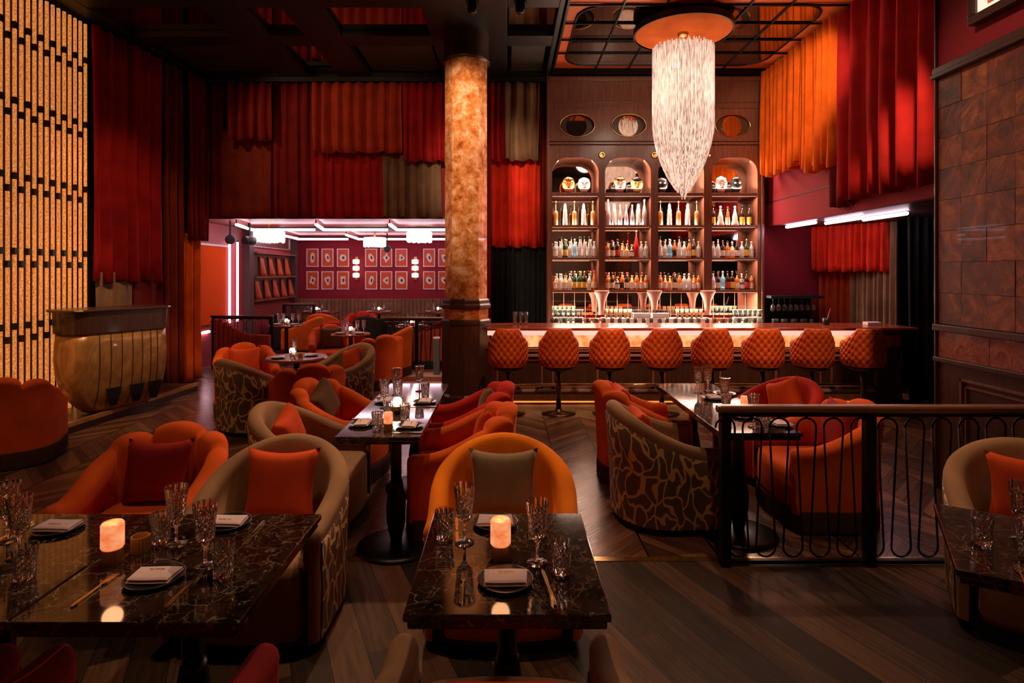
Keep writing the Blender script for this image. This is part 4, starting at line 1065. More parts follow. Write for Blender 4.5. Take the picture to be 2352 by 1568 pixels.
cush(1.10, 4.82, 1, .04, PILLOW_OR, 'orange cushion in the scalloped chair near the bar stools', s=.34, z=.60)
cush(2.20, 4.09, -1, .03, PILLOW_RED, 'dark red cushion in the fringed orange chair behind the railing', s=.40, z=.59)
cush(2.22, 4.86, -.9, -.35, PILLOW_OR, 'orange cushion in the red barrel armchair behind the railing', s=.34, z=.63, roll=.4)
cush(2.62, 2.86, -.5, -.85, PILLOW_OR, 'orange cushion in the tan chair at the right picture edge', s=.36, z=.575)
cush(-3.22, 7.15, .5, -.86, PILLOW_OR, 'orange cushion in the scalloped chair behind the round table', s=.38, z=.575)
cush(-2.03, 7.15, -.62, -.78, PILLOW_OR, 'orange cushion in the tan chair right of the round table', s=.32, z=.60, roll=.3)
cush(-2.95, 9.72, .3, -.95, V_BROWN, 'brown cushion in the orange chair of the back opening', s=.38, z=.58)
cush(-3.34, 13.1, .0, -1, PILLOW_RED, 'red cushion in the red armchair before the back hall banquette', s=.36, z=.575)

# ---------------------------------------------------------------- tables
def rect_table(name, label, x0, x1, y0, y1, poles, h=.75, loc=None, rz=0, top=MARBLE, mat_pole=None, baser=.24):
    cx, cy = (x0+x1)/2, (y0+y1)/2
    t = thing(name, label, 'table', (cx, cy, 0) if loc is None else loc, rz)
    a, b = (x1-x0)/2, (y1-y0)/2
    bx('tabletop', top, -a, a, -b, b, h-.022, h, t, .004)
    bx('top_edge', top, -a+.010, a-.010, -b+.010, b-.010, h-.048, h-.023, t, .006)
    for px, py in poles:
        MB().lathe([(.05, h-.055), (.05, h-.05), (.034, h-.08), (.034, .40)], 20, (px, py, 0)).build('upper_pole', BRONZE if mat_pole is None else mat_pole, t, smooth=True)
        MB().lathe([(.040, .41), (.044, .38), (.062, .26), (.058, .16), (.036, .05), (.036, .03)], 20, (px, py, 0)).build('lower_pole', BLACKM, t, smooth=True)
        MB().lathe([(baser, 0), (baser, .012), (baser-.03, .024), (.05, .032)], 36, (px, py, 0)).build('foot', BLACKM, t, smooth=True)
        MB().cb((px, py, h-.052), (.22, .22, .008)).build('mount_plate', BLACKP, t)
    return t
rect_table('dining_table', 'dark marble table in the front centre of the picture', -.29, .29, 1.605, 2.285, [(0, 0)])
rect_table('dining_table', 'dark marble table at the front left with its free corner by the tan chair', -1.358, -.73, 1.57, 2.28, [(0, 0)])
rect_table('dining_table', 'dark marble table cut by the left picture edge, joined to the front left one', -1.99, -1.362, 1.57, 2.28, [(0, 0)])
rect_table('dining_table', 'long narrow marble table in the middle between the tan and orange chairs', -1.0, -.5, 3.34, 4.95, [(.06, -.55), (.03, .45)])
rect_table('dining_table', 'long marble table behind the black railing at the right', 1.26, 1.75, 3.42, 4.95, [(0, -.42), (0, .5)])
rect_table('dining_table', 'rotated dark marble corner table at the right picture edge', -.36, .36, -.31, .31, [(0, 0)], loc=(1.905, 1.935, 0), rz=math.radians(-31))
rt = thing('round_table', 'round wooden table among the orange and tan chairs at the left', 'table', (-2.42, 6.66, 0))
MB().lathe([(.001, .70), (.33, .70), (.345, .715), (.33, .73), (.001, .73)], 40).build('tabletop', WOODT, rt)
MB().lathe([(.035, .03), (.035, .70)], 16).build('pole', BRONZE, rt, smooth=True)
MB().lathe([(.22, 0), (.22, .012), (.04, .03)], 28).build('foot', BLACKM, rt, smooth=True)
def small_round(x, y, label, h=.73, r=.30):
    t = thing('round_table', label, 'table', (x, y, 0)); MB().lathe([(.001, h-.03), (r, h-.03), (r+.01, h-.015), (r, h), (.001, h)], 32).build('tabletop', WOODT, t)
    MB().lathe([(.035, .03), (.035, h-.03)], 12).build('pole', BRONZE, t); MB().lathe([(.2, 0), (.2, .012), (.04, .03)], 24).build('foot', BLACKM, t)
small_round(-2.48, 9.18, 'small round table behind the fringed orange chair near the back opening')
small_round(-4.1, 10.75, 'round table behind the left metal railing in the back hall')
small_round(-1.75, 10.6, 'round table behind the right metal railing in the back hall')
for k, x in enumerate((-4.55, -3.05, -1.62)):
    rect_table('dining_table', 'wood topped banquette table, %s of the row in the back hall' % ('leftmost', 'middle', 'rightmost')[k], x-.55, x+.45, 13.75, 14.3, [(0, 0)], top=WOODT)

# tableware -----------------------------------------------------------------
def cutglass(outer, inner, nz=10, n=36):
    """lathed bowl whose outside carries crossing diamond cuts"""
    def at(pr, z):
        for (r0, z0), (r1, z1) in zip(pr, pr[1:]):
            if z0 <= z <= z1: return r0+(r1-r0)*(z-z0)/max(1e-6, z1-z0)
        return pr[-1][0]
    zb, zt = outer[0][1], outer[-1][1]; rows = [[(.0005*math.cos(2*PI*k/n), .0005*math.sin(2*PI*k/n), zb) for k in range(n)]]
    for i in range(nz+1):
        z = zb+(zt-zb)*i/nz; f = i/nz; r = at(outer, z); row = []
        for k in range(n):
            a = 2*PI*k/n; c = 0
            if f < .72: c = .05*(1 if (k+2*i) % 4 == 0 else (-1 if (k+2*i) % 4 == 2 else 0))
            elif f < .95: c = .035*math.cos(12*a)
            row.append((r*(1+c)*math.cos(a), r*(1+c)*math.sin(a), z))
        rows.append(row)
    for r, z in inner[::-1]: rows.append([(r*math.cos(2*PI*k/n), r*math.sin(2*PI*k/n), z) for k in range(n)])
    return MB().grid(rows, closed=True)
def goblet_proto():
    t = thing('goblet', '', 'glass')
    cutglass([(.020, .083), (.028, .095), (.030, .14), (.0375, .205)], [(.0005, .094), (.024, .105), (.0272, .14), (.0355, .205)], 12).build('bowl', GLASS, t)
    MB().lathe([(.001, .083), (.011, .081), (.012, .072), (.006, .064), (.0045, .03), (.006, .008)], 12).build('stem', GLASS, t, smooth=True)
    MB().lathe([(.001, .0), (.033, .0), (.034, .002), (.012, .008), (.001, .009)], 24).build('foot', GLASS, t, smooth=True)
    return t
def tumbler_proto():
    t = thing('tumbler', '', 'glass')
    cutglass([(.0275, 0), (.0295, .05), (.036, .10)], [(.0005, .016), (.025, .018), (.0268, .05), (.0338, .10)], 10).build('bowl', GLASS, t)
    return t
def plate_proto():
    t = thing('plate', '', 'plate')
    MB().lathe([(.001, .0), (.055, .0), (.082, .010), (.086, .013), (.082, .0135), (.056, .005), (.001, .005)], 40).build('dish', PLATE, t, smooth=True)
    return t
def napkin_proto():
    t = thing('folded_napkin', '', 'napkin'); rows = []
    def sheet(z0, th, w, d, wob, name):
        n = 10; m = MB(); up = []; dn = []
        for i in range(n+1):
            r = []; r2 = []
            for j in range(n+1):
                u, v = -1+2*i/n, -1+2*j/n
                x = u*w/2*(1+.04*v); y = v*d/2; z = z0+wob*math.sin(2.3*u+v)*.5+wob*math.cos(3*v)*.3
                e = 1-max(abs(u), abs(v))**10*.6
                r.append((x, y, z+th*e)); r2.append((x, y, z))
            up.append(r); dn.append(r2)
        m.grid(up); m.grid(dn); k = (n+1)
        idx = [(i, 0) for i in range(n)]+[(n, j) for j in range(n)]+[(n-i, n) for i in range(n)]+[(0, n-j) for j in range(n)]
        for a, b in zip(idx, idx[1:]+idx[:1]): m.f.append((a[0]*k+a[1], b[0]*k+b[1], k*k+b[0]*k+b[1], k*k+a[0]*k+a[1]))
        m.build(name, NAPKIN, t, smooth=False)
    sheet(.010, .007, .132, .088, .002, 'lower_fold'); sheet(.0185, .006, .128, .080, .002, 'upper_fold')
    m = MB(); x = -.022; random.seed(2)
    for k in range(11):
        if k != 3:
            m.box(x, x+.0012, .010, .0155, .0266, .0275)
            if k % 3 == 0: m.box(x, x+.003, .0143, .0155, .0266, .0275)
            elif k % 3 == 1: m.box(x, x+.003, .010, .0112, .0266, .0275)
            else: m.box(x+.002, x+.0032, .010, .0155, .0266, .0275)
        x += .0044
    m.build('gold_embroidery', GOLDT, t)
    return t
def fork_proto():
    t = thing('fork', '', 'fork')
    MB().add([(-.003, -.09, .001), (.003, -.09, .001), (.0065, -.075, .001), (.002, .02, .004), (.0085, .04, .002), (-.0085, .04, .002), (-.002, .02, .004), (-.0065, -.075, .001)]+
             [(-.003, -.09, .004), (.003, -.09, .004), (.0065, -.075, .004), (.002, .02, .007), (.0085, .04, .005), (-.0085, .04, .005), (-.002, .02, .007), (-.0065, -.075, .004)],
             [(7, 6, 5, 4, 3, 2, 1, 0), (8, 9, 10, 11, 12, 13, 14, 15)]+[(i, (i+1) % 8, (i+1) % 8+8, i+8) for i in range(8)]).build('handle', GOLDC, t)
    m = MB()
    for x in (-.0075, -.0025, .0025, .0075): m.cb((x, .062, .0045), (.0022, .048, .002))
    m.build('tines', GOLDC, t); return t
def knife_proto():
    t = thing('knife', '', 'knife')
    MB().prism([(-.004, -.10), (.004, -.10), (.0065, -.08), (.004, .01), (-.004, .01), (-.0065, -.08)], .001, .006, 'z').build('handle', GOLDC, t)
    MB().prism([(-.005, .01), (.005, .01), (.007, .05), (.005, .09), (-.003, .105), (-.006, .08)], .002, .004, 'z').build('blade', GOLDC, t); return t
def candle_proto():
    t = thing('table_lamp', '', 'table lamp')
    MB().lathe([(.001, 0), (.030, 0), (.030, .046), (.001, .046)], 48, mod=lambda a, z: 1+.05*math.cos(24*a)).build('ribbed_base', RIBB, t)
    MB().lathe([(.001, .047), (.030, .047), (.034, .052), (.034, .124), (.030, .130), (.001, .131)], 28).build('alabaster_shade', ONYXC, t, smooth=True)
    return t
def votive_proto():
    t = thing('brass_votive', '', 'votive holder')
    MB().lathe([(.001, 0), (.029, 0), (.029, .052), (.025, .052), (.025, .01), (.001, .01)], 40, mod=lambda a, z: 1+.05*math.cos(20*a)).build('ribbed_cup', RIBB, t); return t
def orb_proto():
    t = thing('candle_glass', '', 'candle')
    MB().lathe([(.001, 0), (.022, 0), (.030, .05), (.027, .05), (.001, .01)], 16).build('holder', BRASS, t, smooth=True)
    MB().lathe([(.001, .05), (.028, .055), (.03, .09), (.02, .105), (.001, .108)], 16).build('glowing_shade', BULB if 'x' not in MATS else BULB, t, smooth=True); return t
PR = {'goblet': goblet_proto, 'tumbler': tumbler_proto, 'plate': plate_proto, 'napkin': napkin_proto, 'fork': fork_proto, 'knife': knife_proto, 'lamp': candle_proto, 'votive': votive_proto, 'candle': orb_proto}
PO = {}
def put(kind, x, y, z, label, rz=0, group=None, scale=None):
    if kind not in PO:
        o = PO[kind] = PR[kind](); o.location = (x, y, z); o.rotation_euler.z = rz; o['label'] = label
        if group: o['group'] = group
        if scale: o.scale = (scale,)*3
        return o
    return dup(PO[kind], (x, y, z), rz, label, group, scale)
TZ = .7503
FC = 'on the front centre table'
put('goblet', -.150, 2.034, TZ, 'crystal goblet left of the glowing lamp '+FC)
put('goblet', .098, 1.894, TZ, 'crystal goblet right of the glowing lamp '+FC)
put('tumbler', -.223, 2.07, TZ, 'cut crystal tumbler at the left edge '+FC)
put('tumbler', .171, 1.836, TZ, 'cut crystal tumbler at the right '+FC)
put('lamp', -.022, 1.925, TZ, 'glowing alabaster lamp with ribbed brass base '+FC)
put('plate', -.005, 1.775, TZ, 'black plate under the near napkin '+FC)
put('napkin', -.005, 1.775, TZ, 'folded pale napkin at the near place '+FC)
put('plate', -.045, 2.185, TZ, 'black plate at the far place '+FC)
put('napkin', -.045, 2.185, TZ, 'folded pale napkin at the far place '+FC, PI)
put('fork', -.134, 1.745, TZ, 'golden fork at the near place '+FC)
put('knife', .124, 1.745, TZ, 'golden knife at the near place '+FC, .12)
put('fork', .085, 2.13, TZ, 'golden fork at the far place '+FC, PI)
put('knife', -.185, 2.13, TZ, 'golden knife at the far place '+FC, PI+.1)
FL = 'on the front left table'
put('plate', -1.09, 1.79, TZ, 'black plate under the near napkin '+FL)
put('napkin', -1.09, 1.79, TZ, 'folded pale napkin at the near place '+FL)
put('plate', -1.055, 2.18, TZ, 'black plate at the far place '+FL)
put('napkin', -1.055, 2.18, TZ, 'folded pale napkin at the far place '+FL, PI)
put('lamp', -1.295, 1.90, TZ, 'glowing alabaster lamp '+FL)
put('votive', -1.25, 1.975, TZ, 'ribbed brass cup behind the glowing lamp '+FL)
put('goblet', -1.154, 2.02, TZ, 'crystal goblet in front of the dark red cushion '+FL)
put('goblet', -.975, 1.87, TZ, 'crystal goblet nearer to the right corner '+FL)
put('tumbler', -1.22, 2.04, TZ, 'cut crystal tumbler beside the far goblet '+FL)
put('tumbler', -.893, 1.82, TZ, 'cut crystal tumbler near the right edge '+FL)
put('fork', -1.23, 1.73, TZ, 'golden fork left of the near plate '+FL, -.05)
put('knife', -.965, 1.735, TZ, 'golden knife right of the near plate '+FL, .0)
put('fork', -.925, 2.12, TZ, 'golden fork at the far place '+FL, PI)
LE = 'on the table at the left picture edge'
put('plate', -1.66, 2.14, TZ, 'black plate '+LE)
put('napkin', -1.66, 2.14, TZ, 'folded pale napkin '+LE, PI)
put('goblet', -1.626, 1.93, TZ, 'crystal goblet, the nearer of two '+LE)
put('goblet', -1.768, 2.05, TZ, 'crystal goblet, the farther of two '+LE)
put('tumbler', -1.50, 1.80, TZ, 'cut crystal tumbler closest to us '+LE)
put('knife', -1.80, 2.10, TZ, 'golden knife beside the plate '+LE, PI)
CT = 'on the corner table at the right'
put('tumbler', 1.665, 2.03, TZ, 'cut crystal tumbler, the left one '+CT)
put('goblet', 1.83, 2.06, TZ, 'crystal goblet in front of the tan chair '+CT)
put('tumbler', 1.74, 1.93, TZ, 'small cut tumbler beside the goblet '+CT)
put('fork', 1.60, 1.80, TZ, 'golden fork at the near edge '+CT, math.radians(-31+0))
put('plate', 1.98, 2.09, TZ, 'black plate behind the goblet '+CT)
put('napkin', 1.98, 2.09, TZ, 'folded napkin behind the goblet '+CT, math.radians(149))
put('plate', 1.75, 1.72, TZ, 'black plate at the near side '+CT)
put('napkin', 1.75, 1.72, TZ, 'folded napkin at the near side '+CT, math.radians(-31))
# middle table
ML = 'on the long middle table'
for (n_, x, y, r) in (('near right', -.60, 3.56, -PI/2), ('far right', -.60, 4.22, -PI/2), ('near left', -.90, 3.60, PI/2), ('far left', -.89, 4.25, PI/2)):
    put('plate', x, y, TZ, 'black plate at the %s place ' % n_+ML); put('napkin', x, y, TZ, 'folded napkin at the %s place ' % n_+ML, r)
    put('knife', x+(.0), y+(-.14 if 'right' in n_ else .14), TZ, 'golden knife at the %s place ' % n_+ML, r+PI)
for n_, x, y in (('nearest left', -.79, 3.52), ('middle left', -.78, 3.80), ('near right', -.66, 3.74), ('far right', -.63, 4.45)): put('tumbler', x, y, TZ, 'cut crystal tumbler, the %s one ' % n_+ML)
for n_, x, y in (('left', -.86, 4.05), ('centre', -.76, 4.02), ('far left', -.86, 4.48), ('far right', -.70, 4.62)): put('goblet', x, y, TZ, 'crystal goblet, the %s one ' % n_+ML)
put('lamp', -.72, 3.50, TZ, 'alabaster lamp at the near end '+ML, scale=.8); put('candle', -.74, 3.90, TZ, 'bright candle in a brass holder '+ML); put('votive', -.71, 3.98, TZ, 'ribbed brass cup next to the candle '+ML)
# right table
RT = 'on the table behind the railing'
for (n_, x, y, r) in (('near right', 1.69, 3.60, -PI/2), ('near left', 1.55, 3.62, PI/2), ('far left', 1.55, 4.35, PI/2), ('far right', 1.69, 4.5, -PI/2)):
    if n_ == 'near left': y = 3.80
    put('plate', x, y, TZ, 'black plate at the %s place ' % n_+RT); put('napkin', x, y, TZ, 'folded napkin at the %s place ' % n_+RT, r)
for n_, x, y in (('nearest', 1.56, 3.50), ('second nearest', 1.60, 3.66), ('left middle', 1.52, 4.02)): put('tumbler', x, y, TZ, 'cut crystal tumbler, the %s one ' % n_+RT)
for n_, x, y in (('near', 1.51, 3.55), ('middle', 1.54, 4.10), ('far left', 1.50, 4.55), ('far right', 1.60, 4.62)): put('goblet', x, y, TZ, 'crystal goblet, the %s one ' % n_+RT)
put('lamp', 1.62, 3.95, TZ, 'alabaster lamp in the middle '+RT, scale=.8)
# round table and farther ones
Q = 'on the round table at the left'
put('plate', -2.58, 6.52, .7303, 'black plate, nearer left '+Q); put('napkin', -2.58, 6.52, .7303, 'folded napkin, nearer left '+Q, .4)
put('plate', -2.27, 6.72, .7303, 'black plate, farther right '+Q); put('napkin', -2.27, 6.72, .7303, 'folded napkin, farther right '+Q, -.4)
put('candle', -2.45, 6.60, .7303, 'bright candle '+Q); put('tumbler', -2.40, 6.50, .7303, 'cut tumbler in front of the candle '+Q); put('goblet', -2.47, 6.72, .7303, 'crystal goblet behind the candle '+Q); put('votive', -2.36, 6.60, .7303, 'brass cup '+Q)
def far_set(cx, cy, z, where, w=.3, n=2):
    put('candle', cx, cy, z, 'bright candle '+where)
    for k in range(n):
        s_ = -1 if k == 0 else 1
        put('plate', cx+s_*w*.55, cy-.06, z, 'black plate, %s one %s' % (('left', 'right')[k], where)); put('napkin', cx+s_*w*.55, cy-.06, z, 'folded napkin, %s one %s' % (('left', 'right')[k], where))
        put('goblet', cx+s_*w*.3, cy+.08, z, 'crystal goblet, %s of the candle %s' % (('left', 'right')[k], where))
        put('goblet', cx+s_*w*.62, cy+.12, z, 'crystal goblet, outermost %s %s' % (('left', 'right')[k], where))
        put('tumbler', cx+s_*w*.26, cy-.12, z, 'cut tumbler, %s of the candle %s' % (('left', 'right')[k], where))
far_set(-2.48, 9.18, .7303, 'on the small round table near the back opening', .28)
far_set(-4.1, 10.75, .7303, 'on the round table behind the left railing', .3)
far_set(-1.75, 10.6, .7303, 'on the round table behind the right railing', .3)
for k, x in enumerate((-4.6, -3.1, -1.67)): far_set(x, 13.98, .7503, 'on the %s banquette table in the back hall' % ('leftmost', 'middle', 'rightmost')[k], .42)

# ---------------------------------------------------------------- front railing
def railing(name, label, x0, x1, y, h, posts, lay=.158, topm=WOODR, start=None):
    t = thing(name, label, 'railing', (x0, y, 0))
    Lg = x1-x0
    MB().box(-.02, Lg, -.035, .035, h-.045, h).build('handrail', topm, t, bevel=.014)
    bx('under_rail', BLACKM, 0, Lg, -.015, .015, h-.065, h-.046, t); bx('bottom_rail', BLACKM, 0, Lg, -.015, .015, .015, .035, t)
    for p in posts: bx('post', BLACKM, p-.028, p+.028, -.028, .028, 0, h-.046, t, .003)
    r = .0565; zt = h-.075-r; zb = .05+r
    c = .0; 
    def arc(cx, cz, top):
        return [(cx+(-r*math.cos(a)), 0, cz+(r*math.sin(a) if top else -r*math.sin(a))) for a in [PI*k/8 for k in range(9)]]
    k = 0; c = .030
    while c < Lg-.1:
        path = arc(c, zt, True)+arc(c+lay/2+.0, zb, False)[0:0]
        # closed serpentine piece: down leg to the next lower bend and up again
        path = [(c-r*1.0+.0, 0, zt)]+arc(c, zt, True)+[(c+lay/2-r, 0, zb)]+arc(c+lay/2, zb, False)+[(c+lay-r, 0, zt)]
        if not any(abs(c+lay/2-p) < .02 for p in posts):
            MB().tube([p_ for i, p_ in enumerate(path) if i == 0 or (Vector(p_)-Vector(path[i-1])).length > 1e-4], .0062, 6).build('bent_bar', BLACKM, t, smooth=True)
        MB().lathe([(.005, h-.075), (.008, h-.068), (.005, h-.062)], 6, (c, 0, 0)).build('ferrule', BLACKM, t)
        c += lay
    return t
railing('railing', 'black metal railing with looped bars and wooden handrail at the right', 1.235, RX-.025, 3.36, .93, (.028, .865), lay=.157)
railing('railing', 'black railing at the left of the back opening before the neon wall', -5.2, -4.12, 10.2, .94, (.03, 1.05), topm=BRONZE)
railing('railing', 'black railing at the right of the back opening beside the column', -2.2, -1.0, 10.1, .92, (.03, .62, 1.17), topm=BRONZE)
railing('railing', 'copper topped railing deep in the back hall at the left', -5.2, -4.45, 13.42, .99, (.03, .72), topm=WOODR)

# ---------------------------------------------------------------- back hall
RIB = velvet('ribbed_velvet_red', (.36, .05, .025))
def booth(x, y, w, label, flip=1):
    t = thing('booth_bench', label, 'bench', (x, y, 0)); n = 14; m = MB()
    for k in range(n):
        u = k/(n-1); h = .90-.28*min(1, max(0, (u-.12)/.45))**.6
        a = u if flip > 0 else 1-u
        m.cb((a*w, .12*math.sin(PI*u), h/2+.05), (w/n*.95, .07, h-.1))
    m.build('ribbed_back', RIB, t, bevel=.012)
    bx('plinth', BLACKP, 0, w, -.02, .16, 0, .10, t)
    return t
booth(-5.0, 9.95, .9, 'red ribbed bench back behind the left railing in the back opening')
booth(-2.0, 10.28, .9, 'red ribbed bench back behind the right railing near the column', -1)
bq = thing('banquette', 'long brown ribbed banquette along the picture wall of the back hall', 'banquette', (0, 0, 0))
m = MB(); x = -5.4
while x < -.55: m.box(x, x+.092, 14.78, 14.96, .46, 1.02); x += .1
m.build('backrest', velvet('banquette_brown', (.22, .11, .06)), bq, bevel=.012)
bx('seat', V_BROWN, -5.4, -.55, 14.4, 14.78, .12, .46, bq, .02)
# pictures
def pic(x, z, k, label):
    t = thing('framed_picture', label, 'picture', (x, 14.995, z))
    w_, h_ = .155, .235
    MB().box(-w_, w_, -.02, 0, -h_, -h_+.022).box(-w_, w_, -.02, 0, h_-.022, h_).box(-w_, -w_+.022, -.02, 0, -h_+.022, h_-.022).box(w_-.022, w_, -.02, 0, -h_+.022, h_-.022).build('frame', CROSSW, t)
    bx('red_ground', plain('print_red', (.60, .085, .025), .5) if 'print_red' not in MATS else MATS['print_red'], -w_+.02, w_-.02, -.010, -.002, -h_+.02, h_-.02, t)
    rnd = random.Random(k*7+1); m = MB(); n = 14
    lobes = rnd.choice((2, 3, 4)); ph = rnd.random()*6; el = rnd.uniform(1.2, 1.7)
    pts = [(.070*(1+.28*math.cos(lobes*a+ph))*math.cos(a), .070*el*(1+.22*math.cos(lobes*a+ph))*math.sin(a)) for a in [2*PI*q/n for q in range(n)]]
    m.prism(pts, -.014, -.010); m.build('pale_figure', plain('print_cream', (.8, .68, .58), .5) if 'print_cream' not in MATS else MATS['print_cream'], t)
    m = MB().prism([(a*.35+.01, b*.4) for a, b in pts], -.016, -.014); m.build('dark_detail', OB, t)
cols = [(-5.04, 'first'), (-4.65, 'second'), (-4.25, 'third'), (-3.52, 'fourth'), (-3.13, 'fifth'), (-2.74, 'sixth'), (-2.02, 'seventh'), (-1.63, 'eighth')]
for k, (x, nm) in enumerate(cols):
    pic(x, 2.075, k, 'small red framed picture, upper row, %s from the left in the back hall' % nm)
    pic(x, 1.49, k+20, 'small red framed picture, lower row, %s from the left in the back hall' % nm)
for k, x in enumerate((-3.89, -2.37)):
    t = thing('wall_sconce', 'three tier glowing crystal wall sconce, %s one between the picture groups' % ('left', 'right')[k], 'wall lamp', (x, 14.9, 0))
    bx('back_plate', BRASS, -.04, .04, .06, .095, 1.5, 2.1, t)
    for z in (1.62, 1.80, 1.97): MB().lathe([(.05, -.055), (.085, -.045), (.085, .05), (.05, .06)], 10, (0, 0, z), sy=.7).build('crystal_tier', CRYG, t)
def crown(x, y, z, w, label, nx=8):
    t = thing('hall_chandelier', label, 'chandelier', (x, y, 0)); m = MB(); random.seed(int(x*100))
    for ring_, rr in ((0, w/2), (1, w/3.2), (2, w/7)):
        n = int(2*PI*rr/.05)
        for k in range(n):
            a = 2*PI*k/n; m.lathe([(.006, -.10), (.024, -.085), (.024, .085), (.006, .1)], 6, (rr*math.cos(a), rr*math.sin(a), z+random.uniform(-.015, .015)))
    m.build('crystal_prisms', CRYG, t)
    MB().lathe([(.02, z+.1), (.02, 2.6)], 8).build('stem', BRASS, t)
    MB().lathe([(w/2-.02, z+.10), (w/2+.01, z+.11), (w/2-.02, z+.12)], 24).build('ring', BRASS, t)
crown(-4.52, 11.0, 2.37, .52, 'glowing crystal chandelier at the left of the back hall')
crown(-3.02, 13.2, 2.38, .46, 'glowing crystal chandelier in the middle of the back hall')
crown(-1.76, 11.6, 2.40, .46, 'glowing crystal chandelier at the right of the back hall')
# neon tubes under the hall ceiling: L shapes
def neon(pts, label, mat=None):
    t = thing('neon_light', label, 'neon light')
    MB().tube(pts, .022, 8).build('glowing_tube', mat or NEON, t, smooth=True)
    MB().tube([(a, b, c+.035) for a, b, c in pts], .014, 6).build('channel', BLACKM, t)
    if abs(pts[0][2]-2.5) < .01:
        for a, b, c in (pts[0], pts[-1]): MB().box(a-.008, a+.008, b-.008, b+.008, c+.03, 2.6).build('hanger', BLACKM, t)
zn = 2.50
for k, (a, b, c) in enumerate((((-4.56, 9.75), (-4.82, 10.9), (-3.62, 10.9)), ((-3.22, 9.75), (-3.46, 10.9), (-2.25, 10.9)), ((-1.98, 9.75), (-2.08, 10.9), (-.95, 10.9)),
                                ((-4.85, 12.4), (-5.05, 14.0), (-3.85, 14.0)), ((-3.45, 12.4), (-3.6, 14.0), (-2.35, 14.0)), ((-2.05, 12.4), (-2.2, 14.0), (-.9, 14.0)))):
    nm = ('front row, leftmost', 'front row, middle', 'front row, rightmost', 'rear row, leftmost', 'rear row, middle', 'rear row, rightmost')[k]
    neon([(*a, zn), (*b, zn), (b[0]+.02, b[1], zn), (*c, zn)], 'white pink neon angle under the back hall ceiling, '+nm)
# left hall wall: lacquer panel with neon edge, shelf with draped panels, framed mirror
pn = thing('wall_panel', 'orange lacquer wall panel with rose lit frame at the left of the back hall', 'wall panel', (-5.44, 0, 0))
bx('panel', plain('panel_orange', (.80, .09, .012), .9, spec=.05), 0, .03, 10.1, 11.15, .75, 2.18, pn)
MB().box(0, .05, 10.06, 10.1, .7, 2.22).box(0, .05, 10.06, 11.19, 2.18, 2.22).build('frame', CROSSW, pn)
for k, y in enumerate((11.22, 11.55)):
    neon([(-5.38, y, .72), (-5.38, y, 2.30)], 'vertical rose neon tube on the left hall wall, %s one' % ('nearer', 'farther')[k], plain('neon_rose_%d' % k, (1, 1, 1), .5, emit=(1, .62, .78), es=5))
neon([(-5.43, 10.3, .62), (-5.43, 10.55, .62)], 'low horizontal neon strip below the orange wall panel')
sf = thing('display_shelf', 'two tier shelf on the left hall wall with curled orange panels', 'shelf', (-5.44, 0, 0))
bx('back', WOODD, 0, .03, 12.22, 14.5, 1.05, 2.12, sf)
for z in (1.08, 1.58, 2.10): bx('shelf_board', WOODV, .03, .17, 12.22, 14.5, z, z+.03, sf)
for k in range(9):
    lv = k % 2; y = 12.35+k*.235; z = 1.115+(.50 if lv else 0)
    rows = [[(-5.44+.06+.10*v*math.sin(u*2.6), y+.17*u+.05*v, z+.42*(1-v)) for v in [j/6 for j in range(7)]] for u in [i/8 for i in range(9)]]
    tag(MB().grid(rows).build('leather_cone', BOOK, smooth=True, solid=.008), 'curled orange panel, %s from the left on the %s tier of the hall shelf' % (ords[k//2], ('lower', 'upper')[lv]), 'ornament')
wm = thing('framed_picture', 'silver framed wide picture above the shelf on the left hall wall', 'picture', (-5.44, 0, 0))
bx('picture', plain('print_dark', (.14, .04, .03), .3), 0, .02, 12.3, 14.4, 2.27, 2.50, wm)
MB().box(0, .04, 12.26, 14.44, 2.24, 2.27).box(0, .04, 12.26, 12.3, 2.27, 2.52).box(0, .04, 14.4, 14.44, 2.27, 2.52).build('frame', plain('frame_silver', (.75, .7, .68), .25, .8), wm)
def speaker(x, y, z, rz, label):
    t = thing('ceiling_speaker', label, 'speaker', (x, y, z), rz)
    MB().lathe([(.001, -.11), (.075, -.10), (.085, 0), (.07, .10), (.001, .11)], 16).build('cabinet', SPEAKER, t, smooth=True).rotation_euler = (PI/2, 0, 0)
    MB().lathe([(.07, .10), (.07, .115), (.001, .115)], 16).build('grille', BLACKP, t).rotation_euler = (PI/2, 0, 0)
    MB().box(-.015, .015, -.015, .015, .07, 2.6-z).build('bracket', BLACKM, t)
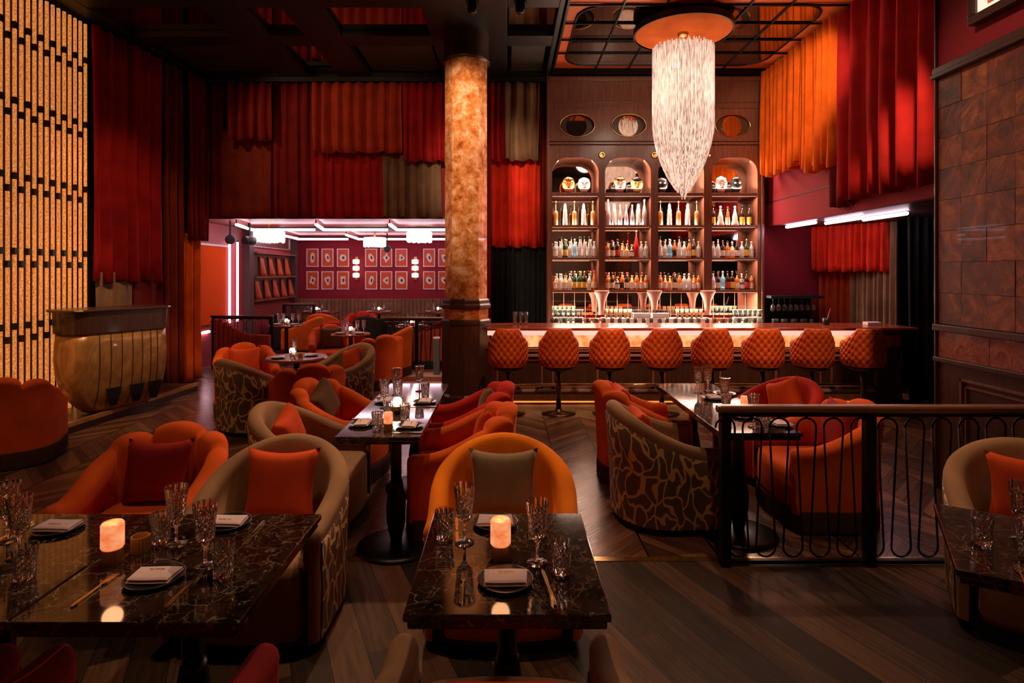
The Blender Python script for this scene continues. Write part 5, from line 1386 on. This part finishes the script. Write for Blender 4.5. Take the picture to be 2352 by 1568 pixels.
speaker(-4.93, 10.3, 2.28, .5, 'dark speaker hanging at the left of the hall ceiling, nearer one')
speaker(-4.72, 10.6, 2.28, -.4, 'dark speaker hanging at the left of the hall ceiling, farther one')
speaker(-2.82, 13.6, 2.25, .2, 'dark speaker behind the middle crystal chandelier of the hall')
# rust and pale stripes across the floor, grey post
m1 = MB(); m2 = MB(); 
for k in range(5):
    (m1 if k % 2 == 0 else m2).box(-1.9, -.95, 8.15+k*.42, 8.15+(k+1)*.42, 0, .003)
struct(m1.build('floor_stripes_rust', plain('stripe_rust', (.34, .08, .03), .25))); struct(m2.build('floor_stripes_pale', plain('stripe_pale', (.72, .55, .5), .18)))
ps = thing('grey_stand', 'narrow grey stand with pale top beside the golden column', 'stand', (-1.17, 9.62, 0))
bx('body', GREYP, -.05, .05, -.05, .05, 0, .60, ps); bx('top', CROSSW, -.055, .055, -.055, .055, .60, .625, ps)
# neon in the right alcove
for k, (x, y) in enumerate(((4.36, 8.55), (4.58, 7.85), (4.78, 7.3))):
    neon([(x-.03, y+.42, 2.40), (x-.03, y-.42, 2.40)], 'white pink neon strip under the alcove soffit, %s of three' % ('farthest', 'middle', 'nearest')[k])
# big framed picture upper right
fp = thing('wall_picture', 'large framed bright picture high on the right wall above the burl tiles', 'picture', (RX, 3.2, 0))
MB().box(-.07, 0, -.8, .72, 3.36, 3.42).box(-.07, 0, .66, .72, 3.42, 4.5).box(-.07, 0, -.8, .72, 4.5, 4.56).build('frame', WOODD, fp, bevel=.008)
MB().box(-.045, 0, -.8, .66, 3.42, 3.45).box(-.045, 0, .61, .66, 3.45, 4.5).build('lit_slip', plain('slip_white', (1, .8, .72), .4, emit=(1, .66, .55), es=1.1), fp)
bx('print', ORANGEP, -.02, 0, -.8, .61, 3.45, 4.5, fp)
# unseen points added above the two front table lamps for their glow
light('POINT', 'lamp_glow', (-.022, 1.925, .93), .35, (1, .45, .2), size=.03)
light('POINT', 'lamp_glow', (-1.295, 1.90, .93), .35, (1, .45, .2), size=.03)
PO and None
